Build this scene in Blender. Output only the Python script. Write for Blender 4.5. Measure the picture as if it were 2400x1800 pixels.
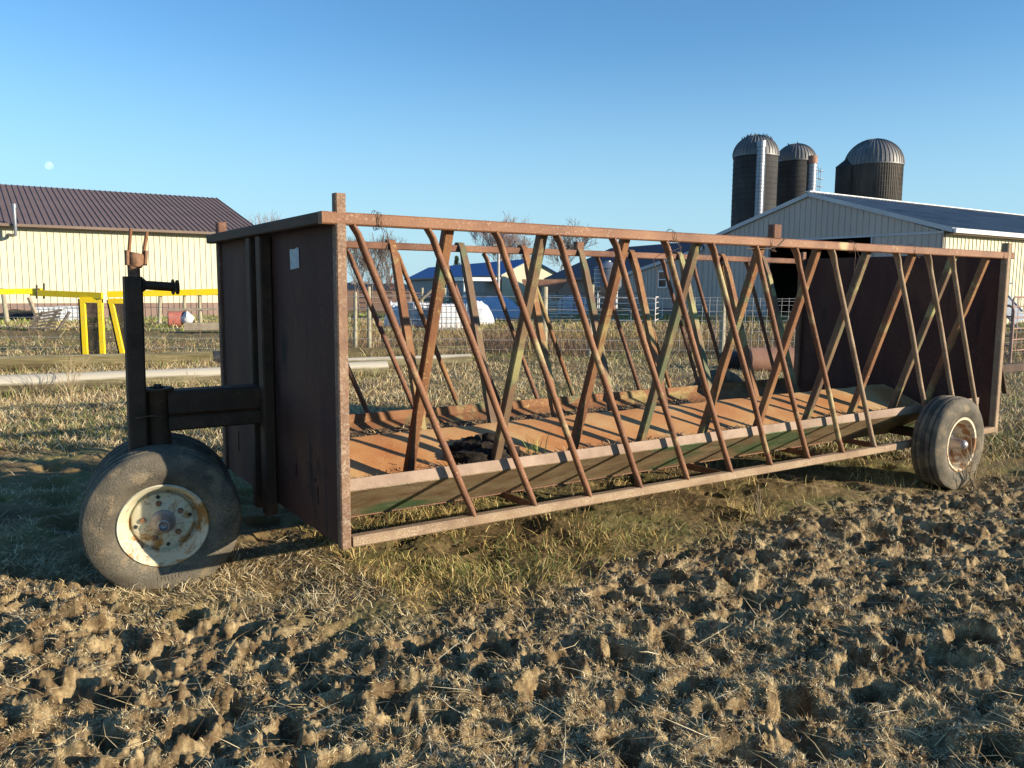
import bpy, math, random
import numpy as np
from mathutils import Vector, Matrix

for o in list(bpy.data.objects): bpy.data.objects.remove(o, do_unlink=True)
scene = bpy.context.scene
COL = scene.collection
rnd = random.Random(7)
rng = np.random.default_rng(11)
SIN, COS, PI = math.sin, math.cos, math.pi

# ------------------------------------------------------------ camera, sky, sun
FPX, W0, H0 = 1922.0, 2400.0, 1800.0
PITCH, ROLL, EYE = math.radians(6.650), math.radians(0.396), 1.55
Fv = Vector((0, COS(PITCH), -SIN(PITCH)))
R0 = Vector((1, 0, 0)); U0 = R0.cross(Fv)
Rv = COS(ROLL)*R0 + SIN(ROLL)*U0
Uv = -SIN(ROLL)*R0 + COS(ROLL)*U0
cam = bpy.data.cameras.new('camera')
cam.sensor_width = 36.0; cam.lens = FPX/W0*36.0
cam.clip_start = 0.05; cam.clip_end = 6000
cam_o = bpy.data.objects.new('camera', cam); COL.objects.link(cam_o)
M = Matrix((Rv, Uv, -Fv)).transposed().to_4x4(); M.translation = Vector((0, 0, EYE))
cam_o.matrix_world = M
scene.camera = cam_o

TH = math.radians(33.681)                     # heading of the feeder and the barns
UX = Vector((COS(TH), SIN(TH), 0)); VY = Vector((-SIN(TH), COS(TH), 0))
ORG = Vector((-0.784, 3.754, 0))
s_loc = (-.583, .771, -.236)                  # direction of the sunlight in the feeder's frame
sd = (UX*s_loc[0] + VY*s_loc[1] + Vector((0, 0, s_loc[2]))).normalized()
to_sun = -sd
elev = math.asin(to_sun.z); az = math.atan2(to_sun.x, to_sun.y)
sun = bpy.data.lights.new('sun', 'SUN'); sun.energy = 5.0; sun.angle = math.radians(0.53)
sun.color = (1.0, 0.87, 0.68)
sun_o = bpy.data.objects.new('sun', sun); COL.objects.link(sun_o)
sun_o.rotation_euler = sd.to_track_quat('-Z', 'Y').to_euler(); sun_o.location = (20, -10, 20)

world = bpy.data.worlds.new('World'); scene.world = world; world.use_nodes = True
wn = world.node_tree; wn.nodes.clear()
sky = wn.nodes.new('ShaderNodeTexSky'); sky.sky_type = 'NISHITA'; sky.sun_disc = False
sky.sun_elevation = elev; sky.sun_rotation = az
sky.air_density = 1.0; sky.dust_density = 0.0; sky.ozone_density = 2.0; sky.altitude = 200
bg = wn.nodes.new('ShaderNodeBackground'); bg.inputs['Strength'].default_value = 0.108
hsv = wn.nodes.new('ShaderNodeHueSaturation'); hsv.inputs['Saturation'].default_value = 1.16; hsv.inputs['Hue'].default_value = .5
tint = wn.nodes.new('ShaderNodeMix'); tint.data_type = 'RGBA'; tint.blend_type = 'MULTIPLY'; tint.inputs['Factor'].default_value = 1; tint.inputs['B'].default_value = (.78, .98, 1.12, 1)
wo = wn.nodes.new('ShaderNodeOutputWorld')
wn.links.new(sky.outputs[0], hsv.inputs['Color']); wn.links.new(hsv.outputs[0], tint.inputs['A']); 
wtc = wn.nodes.new('ShaderNodeTexCoord'); wsx = wn.nodes.new('ShaderNodeSeparateXYZ'); wn.links.new(wtc.outputs['Generated'], wsx.inputs[0])
wmr = wn.nodes.new('ShaderNodeMapRange'); wmr.interpolation_type = 'SMOOTHSTEP'
wmr.inputs['From Min'].default_value = -.02; wmr.inputs['From Max'].default_value = .30
wmr.inputs['To Min'].default_value = .85; wmr.inputs['To Max'].default_value = 0
wn.links.new(wsx.outputs[2], wmr.inputs['Value'])
hz = wn.nodes.new('ShaderNodeMix'); hz.data_type = 'RGBA'; hz.inputs['B'].default_value = (2.3, 3.7, 4.75, 1)
wn.links.new(wmr.outputs[0], hz.inputs['Factor']); wn.links.new(tint.outputs['Result'], hz.inputs['A'])
wn.links.new(hz.outputs['Result'], bg.inputs[0])
wn.links.new(bg.outputs[0], wo.inputs[0])
vs = scene.view_settings
vs.view_transform = 'Standard'; vs.look = 'None'; vs.gamma = 1.0; vs.use_curve_mapping = False
vs.exposure = 0.80
try:
    scene.cycles.max_bounces = 5; scene.cycles.diffuse_bounces = 2
except Exception: pass

# ------------------------------------------------------------ materials
def mat(name, ramp, scale=4.0, detail=6, rough=0.8, metal=0.0, bump=0.0, bscale=60, speck=None,
        patch=None, stretch=(1, 1, 1), coord='Object', distort=0.0, brick=None, spec=0.3, top=None):
    """ramp: [(pos, colour)..]; speck: (colour, scale, threshold); patch: (colour, scale, threshold)"""
    m = bpy.data.materials.new(name); m.use_nodes = True
    nt = m.node_tree; N = nt.nodes; L = nt.links
    bs = N['Principled BSDF']; bs.inputs['Roughness'].default_value = rough
    bs.inputs['Metallic'].default_value = metal
    bs.inputs['Specular IOR Level'].default_value = spec
    tc = N.new('ShaderNodeTexCoord'); mp = N.new('ShaderNodeMapping'); mp.inputs['Scale'].default_value = stretch
    L.new(tc.outputs[coord], mp.inputs['Vector'])
    def noise(sc, det=4, dis=0.0):
        n = N.new('ShaderNodeTexNoise'); n.inputs['Scale'].default_value = sc
        n.inputs['Detail'].default_value = det; n.inputs['Distortion'].default_value = dis
        n.inputs['Roughness'].default_value = 0.6
        L.new(mp.outputs[0], n.inputs['Vector']); return n.outputs['Fac']
    def step(fac, t, w=0.03):
        r = N.new('ShaderNodeMapRange'); r.inputs['From Min'].default_value = t-w; r.inputs['From Max'].default_value = t+w
        L.new(fac, r.inputs['Value']); return r.outputs[0]
    cr = N.new('ShaderNodeValToRGB'); e = cr.color_ramp.elements
    while len(e) < len(ramp): e.new(0.5)
    for i, (p, c) in enumerate(ramp): e[i].position = p; e[i].color = (*c, 1)
    L.new(noise(scale, detail, distort), cr.inputs[0]); colr = cr.outputs[0]
    def over(colr, fac, c):
        mx = N.new('ShaderNodeMix'); mx.data_type = 'RGBA'
        L.new(fac, mx.inputs['Factor']); L.new(colr, mx.inputs['A']); mx.inputs['B'].default_value = (*c, 1)
        return mx.outputs['Result']
    for q in (patch if isinstance(patch, list) else [patch] if patch else []):
        colr = over(colr, step(noise(q[1], 5, 0.3), q[2], 0.04), q[0])
    for q in (speck if isinstance(speck, list) else [speck] if speck else []):
        a_ = step(noise(q[1]*2.2, 6), q[2]-.05, 0.05); b_ = step(noise(q[1]/9, 4), .53, 0.12)
        mu_ = N.new('ShaderNodeMath'); mu_.operation = 'MULTIPLY'; L.new(a_, mu_.inputs[0]); L.new(b_, mu_.inputs[1])
        m2_ = N.new('ShaderNodeMath'); m2_.operation = 'MULTIPLY'; L.new(mu_.outputs[0], m2_.inputs[0]); m2_.inputs[1].default_value = .7
        colr = over(colr, m2_.outputs[0], q[0])
    if top:
        sx = N.new('ShaderNodeSeparateXYZ'); L.new(tc.outputs[coord], sx.inputs[0])
        ad = N.new('ShaderNodeMath'); ad.operation = 'MULTIPLY_ADD'; L.new(noise(3, 5), ad.inputs[0]); ad.inputs[1].default_value = .12; L.new(sx.outputs[2], ad.inputs[2])
        colr = over(colr, step(ad.outputs[0], top[1], .02), top[0])
    if brick:
        b = N.new('ShaderNodeTexBrick'); L.new(mp.outputs[0], b.inputs['Vector'])
        b.inputs['Scale'].default_value = brick
        b.inputs['Color1'].default_value = (1, 1, 1, 1); b.inputs['Color2'].default_value = (.75, .75, .75, 1)
        b.inputs['Mortar'].default_value = (.5, .5, .5, 1); b.inputs['Mortar Size'].default_value = .03
        mm = N.new('ShaderNodeMix'); mm.data_type = 'RGBA'; mm.blend_type = 'MULTIPLY'; mm.inputs['Factor'].default_value = 1
        L.new(colr, mm.inputs['A']); L.new(b.outputs['Color'], mm.inputs['B']); colr = mm.outputs['Result']
    L.new(colr, bs.inputs['Base Color'])
    if bump:
        bp = N.new('ShaderNodeBump'); bp.inputs['Strength'].default_value = bump; bp.inputs['Distance'].default_value = .01
        L.new(noise(bscale, 5), bp.inputs['Height']); L.new(bp.outputs[0], bs.inputs['Normal'])
    return m

RUST_R = [(.30, (.09, .040, .026)), (.5, (.17, .080, .048)), (.68, (.25, .12, .065))]
rust = mat('rusted_steel', RUST_R, 3.5, 8, .75, 0, .35, 90, speck=[((.50, .40, .30), 55, .64), ((.10, .045, .03), 130, .62)])
rust_rail = mat('rusted_rail', [(.3, (.12, .052, .028)), (.5, (.21, .095, .048)), (.7, (.28, .135, .066))], 3, 8, .6, 0, .3, 90,
                speck=[((.50, .38, .26), 40, .66), ((.15, .07, .045), 140, .62)], patch=((.42, .34, .17), 2.3, .62))
post_rust = mat('rusted_post', [(.3, (.12, .064, .04)), (.5, (.21, .118, .072)), (.7, (.29, .18, .105))], 3, 8, .65, 0, .3, 90,
                speck=[((.52, .42, .30), 45, .58), ((.10, .05, .035), 110, .56)])
rust_low = mat('dusty_rail', [(.3, (.20, .13, .08)), (.5, (.28, .19, .115)), (.7, (.36, .26, .16))], 4, 8, .75, 0, .3, 100,
               speck=[((.58, .47, .34), 70, .60), ((.22, .12, .07), 120, .63)])
rust_red = mat('red_rust', [(.3, (.13, .055, .03)), (.5, (.22, .10, .045)), (.7, (.30, .155, .065))], 3, 8, .75, 0, .3, 90,
               speck=[((.16, .06, .03), 120, .60), ((.50, .40, .16), 30, .66)], patch=[((.30, .24, .10), 2.6, .58), ((.10, .15, .08), 1.7, .64)])
rust_green = mat('green_rust', [(.3, (.11, .065, .04)), (.5, (.17, .11, .062)), (.7, (.24, .165, .085))], 3, 8, .7, 0, .3, 90,
                 speck=((.16, .07, .04), 110, .62), patch=[((.12, .135, .07), 2.1, .58), ((.30, .28, .12), 3.1, .58)])
board_m = mat('worn_green_board', [(.3, (.14, .085, .045)), (.5, (.22, .15, .08)), (.7, (.30, .22, .125))], 5, 8, .7, 0, .3, 90,
              speck=((.55, .5, .35), 60, .62), patch=((.075, .125, .05), 1.5, .565), stretch=(1, 2.2, 2.2))
flange_m = mat('worn_rim', [(.3, (.22, .15, .105)), (.5, (.31, .22, .16)), (.7, (.39, .29, .22))], 6, 8, .5, 0, .2, 90,
               speck=((.30, .16, .12), 80, .64))
plate_m = mat('tan_rust_plate', [(.3, (.37, .14, .045)), (.48, (.44, .215, .08)), (.6, (.48, .29, .125)), (.75, (.48, .34, .18))], 2.2, 9, .62, 0, .2, 60,
              speck=[((.36, .15, .06), 90, .66), ((.70, .54, .34), 50, .68)])
panel_m = mat('shade_toned_panel', [(.3, (.046, .018, .012)), (.5, (.066, .026, .018)), (.7, (.09, .040, .025))], 1.6, 8, .75, 0, .25, 60,
              speck=[((.17, .11, .08), 50, .66)], patch=[((.095, .040, .022), 2.0, .60), ((.020, .012, .011), 3.0, .66)], stretch=(1, 1.4, .40))  # end panels face away from the sun; their shade is put into the albedo
dark_m = mat('dark_hitch_steel', [(.3, (.040, .022, .012)), (.6, (.070, .038, .021)), (.75, (.12, .062, .032))], 6, 6, .7, 0, .2, 80,
             speck=((.28, .2, .13), 90, .68))
tyre_m = mat('worn_tyre', [(.3, (.06, .052, .040)), (.5, (.12, .103, .074)), (.7, (.20, .17, .12))], 5, 9, .8, 0, .5, 120,
             speck=[((.26, .23, .18), 60, .60), ((.03, .03, .03), 40, .62)], patch=((.20, .155, .095), 7, .56))
tread_m = mat('tyre_tread', [(.3, (.035, .036, .04)), (.6, (.07, .07, .07)), (.75, (.11, .10, .09))], 8, 8, .75, 0, .4, 120)
rim_m = mat('cream_rim', [(.35, (.50, .46, .31)), (.6, (.62, .59, .45))], 5, 6, .5, 0, .1, 80,
            patch=[((.36, .19, .055), 7, .55), ((.20, .10, .05), 26, .66)], speck=[((.16, .08, .04), 30, .60)])
rim_rusty = mat('rusty_cream_rim', [(.35, (.58, .48, .32)), (.6, (.72, .64, .48))], 5, 6, .5, 0, .1, 80,
                patch=((.32, .15, .06), 7, .52), speck=[((.16, .07, .04), 34, .60)])
hub_m = mat('hub_metal', [(.3, (.22, .20, .20)), (.7, (.40, .37, .36))], 20, 5, .45, .5, .2, 80)
lug_m = mat('rusty_lug', [(.3, (.14, .07, .04)), (.7, (.30, .17, .10))], 30, 5, .8, 0, .3, 100)
wire_m = mat('rusty_wire', [(.3, (.07, .045, .03)), (.7, (.16, .10, .07))], 20, 3, .6)
fence_wire_m = mat('galvanised_wire', [(.3, (.45, .45, .44)), (.7, (.62, .60, .56))], 8, 3, .5, .3)
stick_m = mat('sticker', [(.4, (.42, .48, .50)), (.6, (.55, .60, .60))], 20, 3, .6, patch=((.22, .25, .28), 26, .62))
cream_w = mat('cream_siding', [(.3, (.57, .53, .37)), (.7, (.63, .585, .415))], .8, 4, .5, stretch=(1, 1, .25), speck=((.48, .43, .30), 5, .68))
cream_shade_w = mat('shaded_cream_siding', [(.3, (.43, .375, .33)), (.7, (.49, .43, .38))], .6, 5, .55, stretch=(1, 1, .3))  # darker copy of the cream siding, with the gable's shade in its colour
brown_w = mat('brown_wainscot', [(.3, (.19, .125, .10)), (.7, (.25, .17, .135))], 1.2, 4, .5)
brown_r = mat('brown_roof', [(.3, (.15, .105, .095)), (.7, (.185, .13, .115))], .6, 4, .62)
trim_br = mat('brown_trim', [(.3, (.15, .105, .08)), (.7, (.19, .135, .10))], 1, 3, .5)
grey_r = mat('weathered_grey_roof', [(.3, (.13, .155, .19)), (.55, (.20, .23, .27)), (.75, (.27, .295, .33))], .5, 7, .45, .3, stretch=(1, 2.5, 2.5))
white_t = mat('white_trim', [(.3, (.72, .72, .70)), (.7, (.82, .82, .79))], 1, 3, .4)
greyt = mat('grey_trim', [(.3, (.42, .44, .46)), (.7, (.52, .54, .55))], 1, 3, .5)
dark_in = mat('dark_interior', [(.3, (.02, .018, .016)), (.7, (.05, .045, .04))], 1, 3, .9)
found_m = mat('concrete_base', [(.3, (.16, .16, .15)), (.7, (.26, .25, .23))], 3, 5, .85)
blue_r = mat('blue_roof', [(.3, (.022, .085, .28)), (.7, (.03, .11, .34))], .3, 4, .5)
red_br = mat('dark_brown_roof', [(.3, (.075, .038, .045)), (.7, (.10, .05, .055))], .3, 4, .6)
shade_w = mat('shaded_wall', [(.3, (.25, .22, .22)), (.7, (.32, .28, .27))], .8, 4, .6)  # shade of the blue roofed barn's long side, put into the wall colour
glass_m = mat('window_glass', [(.3, (.03, .035, .045)), (.7, (.05, .055, .07))], 2, 2, .1)
silo_m = mat('silo_staves', [(.3, (.03, .03, .031)), (.55, (.05, .048, .046)), (.75, (.085, .078, .07))], .8, 8, .85, 0, .3, 8, stretch=(1, 1, .35))
silo_l = mat('brown_silo_staves', [(.3, (.055, .048, .04)), (.6, (.10, .088, .072)), (.75, (.16, .14, .115))], .8, 8, .85, 0, .3, 8, stretch=(1, 1, .3))
dome_m = mat('dull_dome', [(.3, (.12, .118, .115)), (.6, (.19, .185, .18)), (.8, (.26, .25, .235))], .7, 6, .55, .35)
silver_m = mat('silver_sheet', [(.3, (.20, .22, .25)), (.7, (.30, .32, .35))], 1.5, 5, .4, .5)
log_m = mat('pole_wood', [(.3, (.07, .055, .025)), (.48, (.17, .14, .06)), (.66, (.27, .225, .11))], 6, 8, .85, 0, .8, 30, top=((.34, .295, .19), .325),
            stretch=(.25, 3, 3), speck=[((.06, .045, .025), 9, .50), ((.10, .075, .04), 26, .52)], patch=[((.27, .24, .12), 2.2, .58), ((.11, .10, .04), 3.1, .60)])
log_w = mat('bleached_pole_wood', [(.3, (.07, .06, .03)), (.48, (.17, .145, .075)), (.66, (.26, .225, .125))], 6, 8, .85, 0, .8, 30, top=((.44, .40, .32), .252),
            stretch=(.25, 3, 3), speck=[((.08, .06, .035), 9, .50), ((.14, .11, .07), 26, .52)], patch=[((.26, .24, .13), 2.2, .58), ((.12, .10, .05), 3.1, .62)])
tar_m = mat('black_sleeve', [(.3, (.015, .015, .017)), (.7, (.045, .045, .05))], 12, 5, .35, 0, .4, 40)
post_m = mat('fence_post_wood', [(.3, (.24, .215, .15)), (.7, (.42, .38, .27))], 6, 6, .9, 0, .4, 40, stretch=(3, 3, .5))
plank_m = mat('weathered_plank', [(.3, (.24, .19, .13)), (.7, (.42, .35, .25))], 5, 6, .9, 0, .4, 40)
yel = mat('yellow_paint', [(.3, (.88, .60, .008)), (.7, (.94, .68, .012))], 3, 4, .4, speck=[((.30, .22, .05), 24, .62), ((.55, .45, .20), 9, .60)])
mesh_m = mat('black_mesh', [(.3, (.03, .028, .025)), (.7, (.07, .06, .05))], 6, 3, .6)
poly_m = mat('white_plastic', [(.3, (.50, .52, .55)), (.7, (.66, .67, .68))], 2, 4, .4, 0, .3, 6)
cage_m = mat('cage_metal', [(.3, (.25, .27, .30)), (.7, (.42, .43, .45))], 5, 3, .5, .5)
tarp_b = mat('blue_tarp', [(.3, (.26, .36, .52)), (.7, (.38, .47, .60))], 3, 5, .5, 0, .5, 8)
blk = mat('black_cover', [(.3, (.012, .012, .013)), (.7, (.04, .04, .042))], 2, 4, .5)
redd = mat('faded_red', [(.3, (.28, .08, .06)), (.7, (.42, .16, .12))], 4, 5, .7)
tank_m = mat('rusty_tank', [(.3, (.20, .10, .07)), (.55, (.32, .17, .11)), (.75, (.42, .25, .17))], 1.6, 8, .7, 0, .3, 30)
gate_w = mat('white_gate_tube', [(.35, (.55, .53, .50)), (.6, (.72, .71, .68))], 2.5, 6, .6, patch=((.36, .20, .12), 2.4, .58))
gate_r = mat('rusty_gate_tube', [(.3, (.22, .12, .09)), (.7, (.38, .24, .18))], 3, 6, .7)
bark = mat('grey_bark', [(.3, (.11, .09, .075)), (.7, (.22, .18, .15))], 6, 5, .9)
bark_p = mat('pinkish_twigs', [(.3, (.26, .20, .19)), (.7, (.38, .30, .28))], 6, 5, .9)
ever = mat('evergreen', [(.3, (.018, .035, .015)), (.7, (.05, .08, .03))], 3, 5, .9)
pole_m = mat('grey_pole', [(.3, (.38, .36, .34)), (.7, (.48, .46, .43))], 3, 4, .8)
bird_m = mat('dark_feathers', [(.3, (.025, .025, .03)), (.7, (.06, .06, .07))], 8, 3, .7)

def ground_mat():
    m = bpy.data.materials.new('trampled_soil'); m.use_nodes = True
    nt = m.node_tree; N = nt.nodes; L = nt.links; bs = N['Principled BSDF']
    bs.inputs['Roughness'].default_value = .92; bs.inputs['Specular IOR Level'].default_value = .15
    tc = N.new('ShaderNodeTexCoord')
    def noise(sc, det=6, ro=.62):
        n = N.new('ShaderNodeTexNoise'); n.inputs['Scale'].default_value = sc; n.inputs['Detail'].default_value = det
        n.inputs['Roughness'].default_value = ro; L.new(tc.outputs['Object'], n.inputs['Vector']); return n.outputs['Fac']
    def ramp(fac, el):
        cr = N.new('ShaderNodeValToRGB'); e = cr.color_ramp.elements
        while len(e) < len(el): e.new(.5)
        for i, (p, c) in enumerate(el): e[i].position = p; e[i].color = (*c, 1)
        L.new(fac, cr.inputs[0]); return cr.outputs[0]
    soil = ramp(noise(9, 12, .7), [(.34, (.075, .046, .024)), (.48, (.20, .138, .070)), (.62, (.45, .345, .185))])
    turf = ramp(noise(1.1, 10), [(.34, (.12, .08, .038)), (.5, (.22, .16, .075)), (.58, (.16, .145, .055)), (.68, (.29, .225, .115))])
    at = N.new('ShaderNodeAttribute'); at.attribute_name = 'mud'
    mx = N.new('ShaderNodeMix'); mx.data_type = 'RGBA'
    L.new(at.outputs['Fac'], mx.inputs['Factor']); L.new(turf, mx.inputs['A']); L.new(soil, mx.inputs['B'])
    L.new(mx.outputs['Result'], bs.inputs['Base Color'])
    bp = N.new('ShaderNodeBump'); bp.inputs['Strength'].default_value = .8; bp.inputs['Distance'].default_value = .012
    L.new(noise(70, 8, .7), bp.inputs['Height']); L.new(bp.outputs[0], bs.inputs['Normal'])
    return m
soil_m = ground_mat()

def blade_mat(name, rough=.7, transl=.25):
    m = bpy.data.materials.new(name); m.use_nodes = True
    nt = m.node_tree; N = nt.nodes; L = nt.links; bs = N['Principled BSDF']
    bs.inputs['Roughness'].default_value = rough; bs.inputs['Specular IOR Level'].default_value = .25
    at = N.new('ShaderNodeAttribute'); at.attribute_name = 'tint'
    L.new(at.outputs['Color'], bs.inputs['Base Color'])
    return m
straw_m = blade_mat('dry_straw'); grass_m = blade_mat('grass_blades'); brush_m = blade_mat('dead_stems')

# ------------------------------------------------------------ helpers
class MB:
    def __init__(s): s.v = []; s.f = []
    def add(s, vs_, fs_):
        b = len(s.v); s.v += [tuple(p) for p in vs_]; s.f += [tuple(b+i for i in f) for f in fs_]; return s
    def box(s, a, b):
        x0, y0, z0 = a; x1, y1, z1 = b
        return s.add([(x0,y0,z0),(x1,y0,z0),(x1,y1,z0),(x0,y1,z0),(x0,y0,z1),(x1,y0,z1),(x1,y1,z1),(x0,y1,z1)],
                     [(0,3,2,1),(4,5,6,7),(0,1,5,4),(1,2,6,5),(2,3,7,6),(3,0,4,7)])
    def loft(s, rings, caps=True):
        n = len(rings[0]); b = len(s.v); fs_ = []
        for r in rings: s.v += [tuple(p) for p in r]
        for i in range(len(rings)-1):
            for j in range(n):
                k = (j+1) % n
                fs_.append((b+i*n+j, b+i*n+k, b+(i+1)*n+k, b+(i+1)*n+j))
        if caps:
            fs_.append(tuple(b+j for j in range(n))[::-1]); fs_.append(tuple(b+(len(rings)-1)*n+j for j in range(n)))
        s.f += fs_; return s
    def bar(s, a, b, w, h, up=(0,0,1), ch=.12):
        """rectangular tube from a to b; w across, h along up; edges chamfered"""
        a = Vector(a); b = Vector(b); d = (b-a).normalized(); up = Vector(up)
        x = d.cross(up).normalized(); y = x.cross(d).normalized()
        c = ch*min(w, h); W_, H_ = w/2, h/2
        pr = [(W_-c,-H_),(W_,-H_+c),(W_,H_-c),(W_-c,H_),(-W_+c,H_),(-W_,H_-c),(-W_,-H_+c),(-W_+c,-H_)] if c > 0 else [(W_,-H_),(W_,H_),(-W_,H_),(-W_,-H_)]
        return s.loft([[p + x*u + y*v for u, v in pr] for p in (a, b)])
    def tube(s, path, r, n=8, caps=True):
        path = [Vector(p) for p in path]; rs = r if isinstance(r, (list, tuple)) else [r]*len(path)
        rings = []; ref = None
        for i, p in enumerate(path):
            d = (path[min(i+1, len(path)-1)] - path[max(i-1, 0)]).normalized()
            if ref is None: ref = Vector((0,0,1)) if abs(d.z) < .9 else Vector((1,0,0))
            x = d.cross(ref)
            if x.length < 1e-4: x = d.cross(Vector((0,1,0)))
            x.normalize(); y = x.cross(d).normalized(); ref = y
            q = rs[i]; qa, qb = q if isinstance(q, tuple) else (q, q)
            rings.append([p + x*qa*COS(2*PI*j/n) + y*qb*SIN(2*PI*j/n) for j in range(n)])
        return s.loft(rings, caps)
    def lathe(s, prof, c=(0,0,0), axis='Z', n=32, a0=0., a1=2*PI, closed=False, caps=False):
        c = Vector(c); full = abs(a1-a0-2*PI) < 1e-6; m = n if full else n+1; rings = []
        for i in range(m):
            a = a0 + (a1-a0)*i/n
            if axis == 'Z': rings.append([c + Vector((r*COS(a), r*SIN(a), h)) for r, h in prof])
            else: rings.append([c + Vector((r*COS(a), h, r*SIN(a))) for r, h in prof])
        b = len(s.v); k = len(prof)
        for r in rings: s.v += [tuple(p) for p in r]
        for i in range(m if full else m-1):
            i2 = (i+1) % m
            for j in range(k if closed else k-1):
                j2 = (j+1) % k
                s.f.append((b+i*k+j, b+i2*k+j, b+i2*k+j2, b+i*k+j2))
        return s
    def prism(s, poly, t):
        t = Vector(t); n = len(poly); p0 = [Vector(p) for p in poly]
        return s.loft([p0, [p+t for p in p0]])
    def build(s, name, m, parent=None, smooth=None):
        me = bpy.data.meshes.new(name); me.from_pydata(s.v, [], s.f); me.update()
        import bmesh
        bm = bmesh.new(); bm.from_mesh(me)
        bmesh.ops.remove_doubles(bm, verts=bm.verts, dist=1e-6)
        bmesh.ops.recalc_face_normals(bm, faces=bm.faces); bm.to_mesh(me); bm.free()
        me.materials.append(m)
        if smooth:
            for p in me.polygons: p.use_smooth = True
            me.set_sharp_from_angle(angle=math.radians(smooth))
        o = bpy.data.objects.new(name, me); COL.objects.link(o)
        if parent: o.parent = parent
        return o

def empty(name, label, cat, loc=(0,0,0), rz=0., group=None):
    o = bpy.data.objects.new(name, None); COL.objects.link(o); o.empty_display_size = .1
    o.location = loc; o.rotation_euler = (0, 0, rz); return tag(o, label, cat, group)
def tag(o, label, cat, group=None, kind=None):
    o['label'] = label; o['category'] = cat
    if group: o['group'] = group
    if kind: o['kind'] = kind
    return o
def dup(o, parent=None, loc=None, rz=None, label=None):
    c = o.copy(); COL.objects.link(c)
    if parent: c.parent = parent
    if loc is not None: c.location = loc
    if rz is not None: c.rotation_euler = (0, 0, rz)
    if label: c['label'] = label
    for ch in o.children: dup(ch, c)
    return c
def at(px, py, depth):
    """point seen at photo pixel (px,py) at a forward distance (used to lay the yard out in metres)"""
    d = (Rv*(px-1200) - Uv*(py-900) + Fv*FPX); d = d/d.y
    return Vector((0, 0, EYE)) + d*depth
def gx(px, depth): return at(px, 680, depth).x
def L2W(p): return ORG + UX*p[0] + VY*p[1] + Vector((0, 0, p[2]))

# ------------------------------------------------------------ terrain height
def _hash(ix, iy, seed):
    h = (ix.astype(np.int64)*374761393 + iy.astype(np.int64)*668265263 + seed*1442695041) & 0x7fffffff
    h = ((h ^ (h >> 13))*1274126177) & 0x7fffffff
    h = ((h ^ (h >> 16))*668265263) & 0x7fffffff
    return (h & 0xffff)/65535.0
def vnoise(x, y, seed):
    ix = np.floor(x); iy = np.floor(y); fx = x-ix; fy = y-iy
    ux = fx*fx*fx*(fx*(fx*6-15)+10); uy = fy*fy*fy*(fy*(fy*6-15)+10)
    a = _hash(ix, iy, seed); b = _hash(ix+1, iy, seed); c = _hash(ix, iy+1, seed); d = _hash(ix+1, iy+1, seed)
    return (a*(1-ux)+b*ux)*(1-uy) + (c*(1-ux)+d*ux)*uy
def fbm(x, y, seed, oct=4, gain=.5):
    t = 0; a = 1.; n = 0.
    for i in range(oct):
        t = t + a*vnoise(x*2**i + 17.3*i, y*2**i - 9.1*i, seed+i); n += a; a *= gain
    return t/n*2-1
def holes(x, y, cell, seed, rad, p):
    """hoof prints: distance to jittered points, returns 0..1 depth and a rim term"""
    gx_, gy_ = x/cell, y/cell; ix = np.floor(gx_); iy = np.floor(gy_); dep = np.zeros_like(x); rim = np.zeros_like(x)
    for dx in (-1, 0, 1):
        for dy in (-1, 0, 1):
            cx_ = ix+dx; cy_ = iy+dy
            on = _hash(cx_, cy_, seed+5) < p
            jx = cx_ + .15 + .7*_hash(cx_, cy_, seed); jy = cy_ + .15 + .7*_hash(cx_, cy_, seed+1)
            ang = _hash(cx_, cy_, seed+2)*PI; el = .65 + .5*_hash(cx_, cy_, seed+3); am = .45+.55*_hash(cx_, cy_, seed+4)
            ddx = gx_-jx; ddy = gy_-jy
            u = (ddx*np.cos(ang)+ddy*np.sin(ang))/el; v = -ddx*np.sin(ang)+ddy*np.cos(ang)
            d = np.sqrt(u*u+v*v)/rad
            k = np.clip((1.15-d)/.55, 0, 1); k = k*k*(3-2*k)*(1+.25*np.clip(1-d, 0, 1))
            dep = np.maximum(dep, np.where(on, k*am, 0))
            rim = np.maximum(rim, np.where(on, np.exp(-((d-1.35)/.35)**2)*am, 0))
    return dep, rim
def clods(x, y, cell, seed, rad=.62, p=.8):
    gx_, gy_ = x/cell, y/cell; ix = np.floor(gx_); iy = np.floor(gy_); h = np.zeros_like(x)
    for dx in (-1, 0, 1):
        for dy in (-1, 0, 1):
            cx_ = ix+dx; cy_ = iy+dy
            jx = cx_ + _hash(cx_, cy_, seed); jy = cy_ + _hash(cx_, cy_, seed+1); am = _hash(cx_, cy_, seed+2)
            r = rad*(.5+.6*_hash(cx_, cy_, seed+3))
            tx = (_hash(cx_, cy_, seed+4)-.5)*.9; ty = (_hash(cx_, cy_, seed+6)-.5)*.9
            ddx = gx_-jx; ddy = gy_-jy; d = np.sqrt(ddx**2+ddy**2)/r
            k = np.clip((1-d)*1.7, 0, 1); k = k*k*(3-2*k)*(1+tx*ddx+ty*ddy)
            h = np.maximum(h, np.where(am < p, k*(.35+.65*am/p), 0))
    return h
def mudmask(x, y):
    bx = np.array([-9, -3.1, -1.35, -.6, .2, 1.0, 2.3, 4.0, 7.0, 12.0])
    by = np.array([4.6, 4.55, 3.75, 3.75, 4.05, 4.7, 5.5, 6.6, 8.0, 9.5])
    b = np.interp(x, bx, by)
    return np.clip((b - y + .35*fbm(x*1.6, y*1.6, 91, 4))/.5 + .5, 0, 1)
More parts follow.
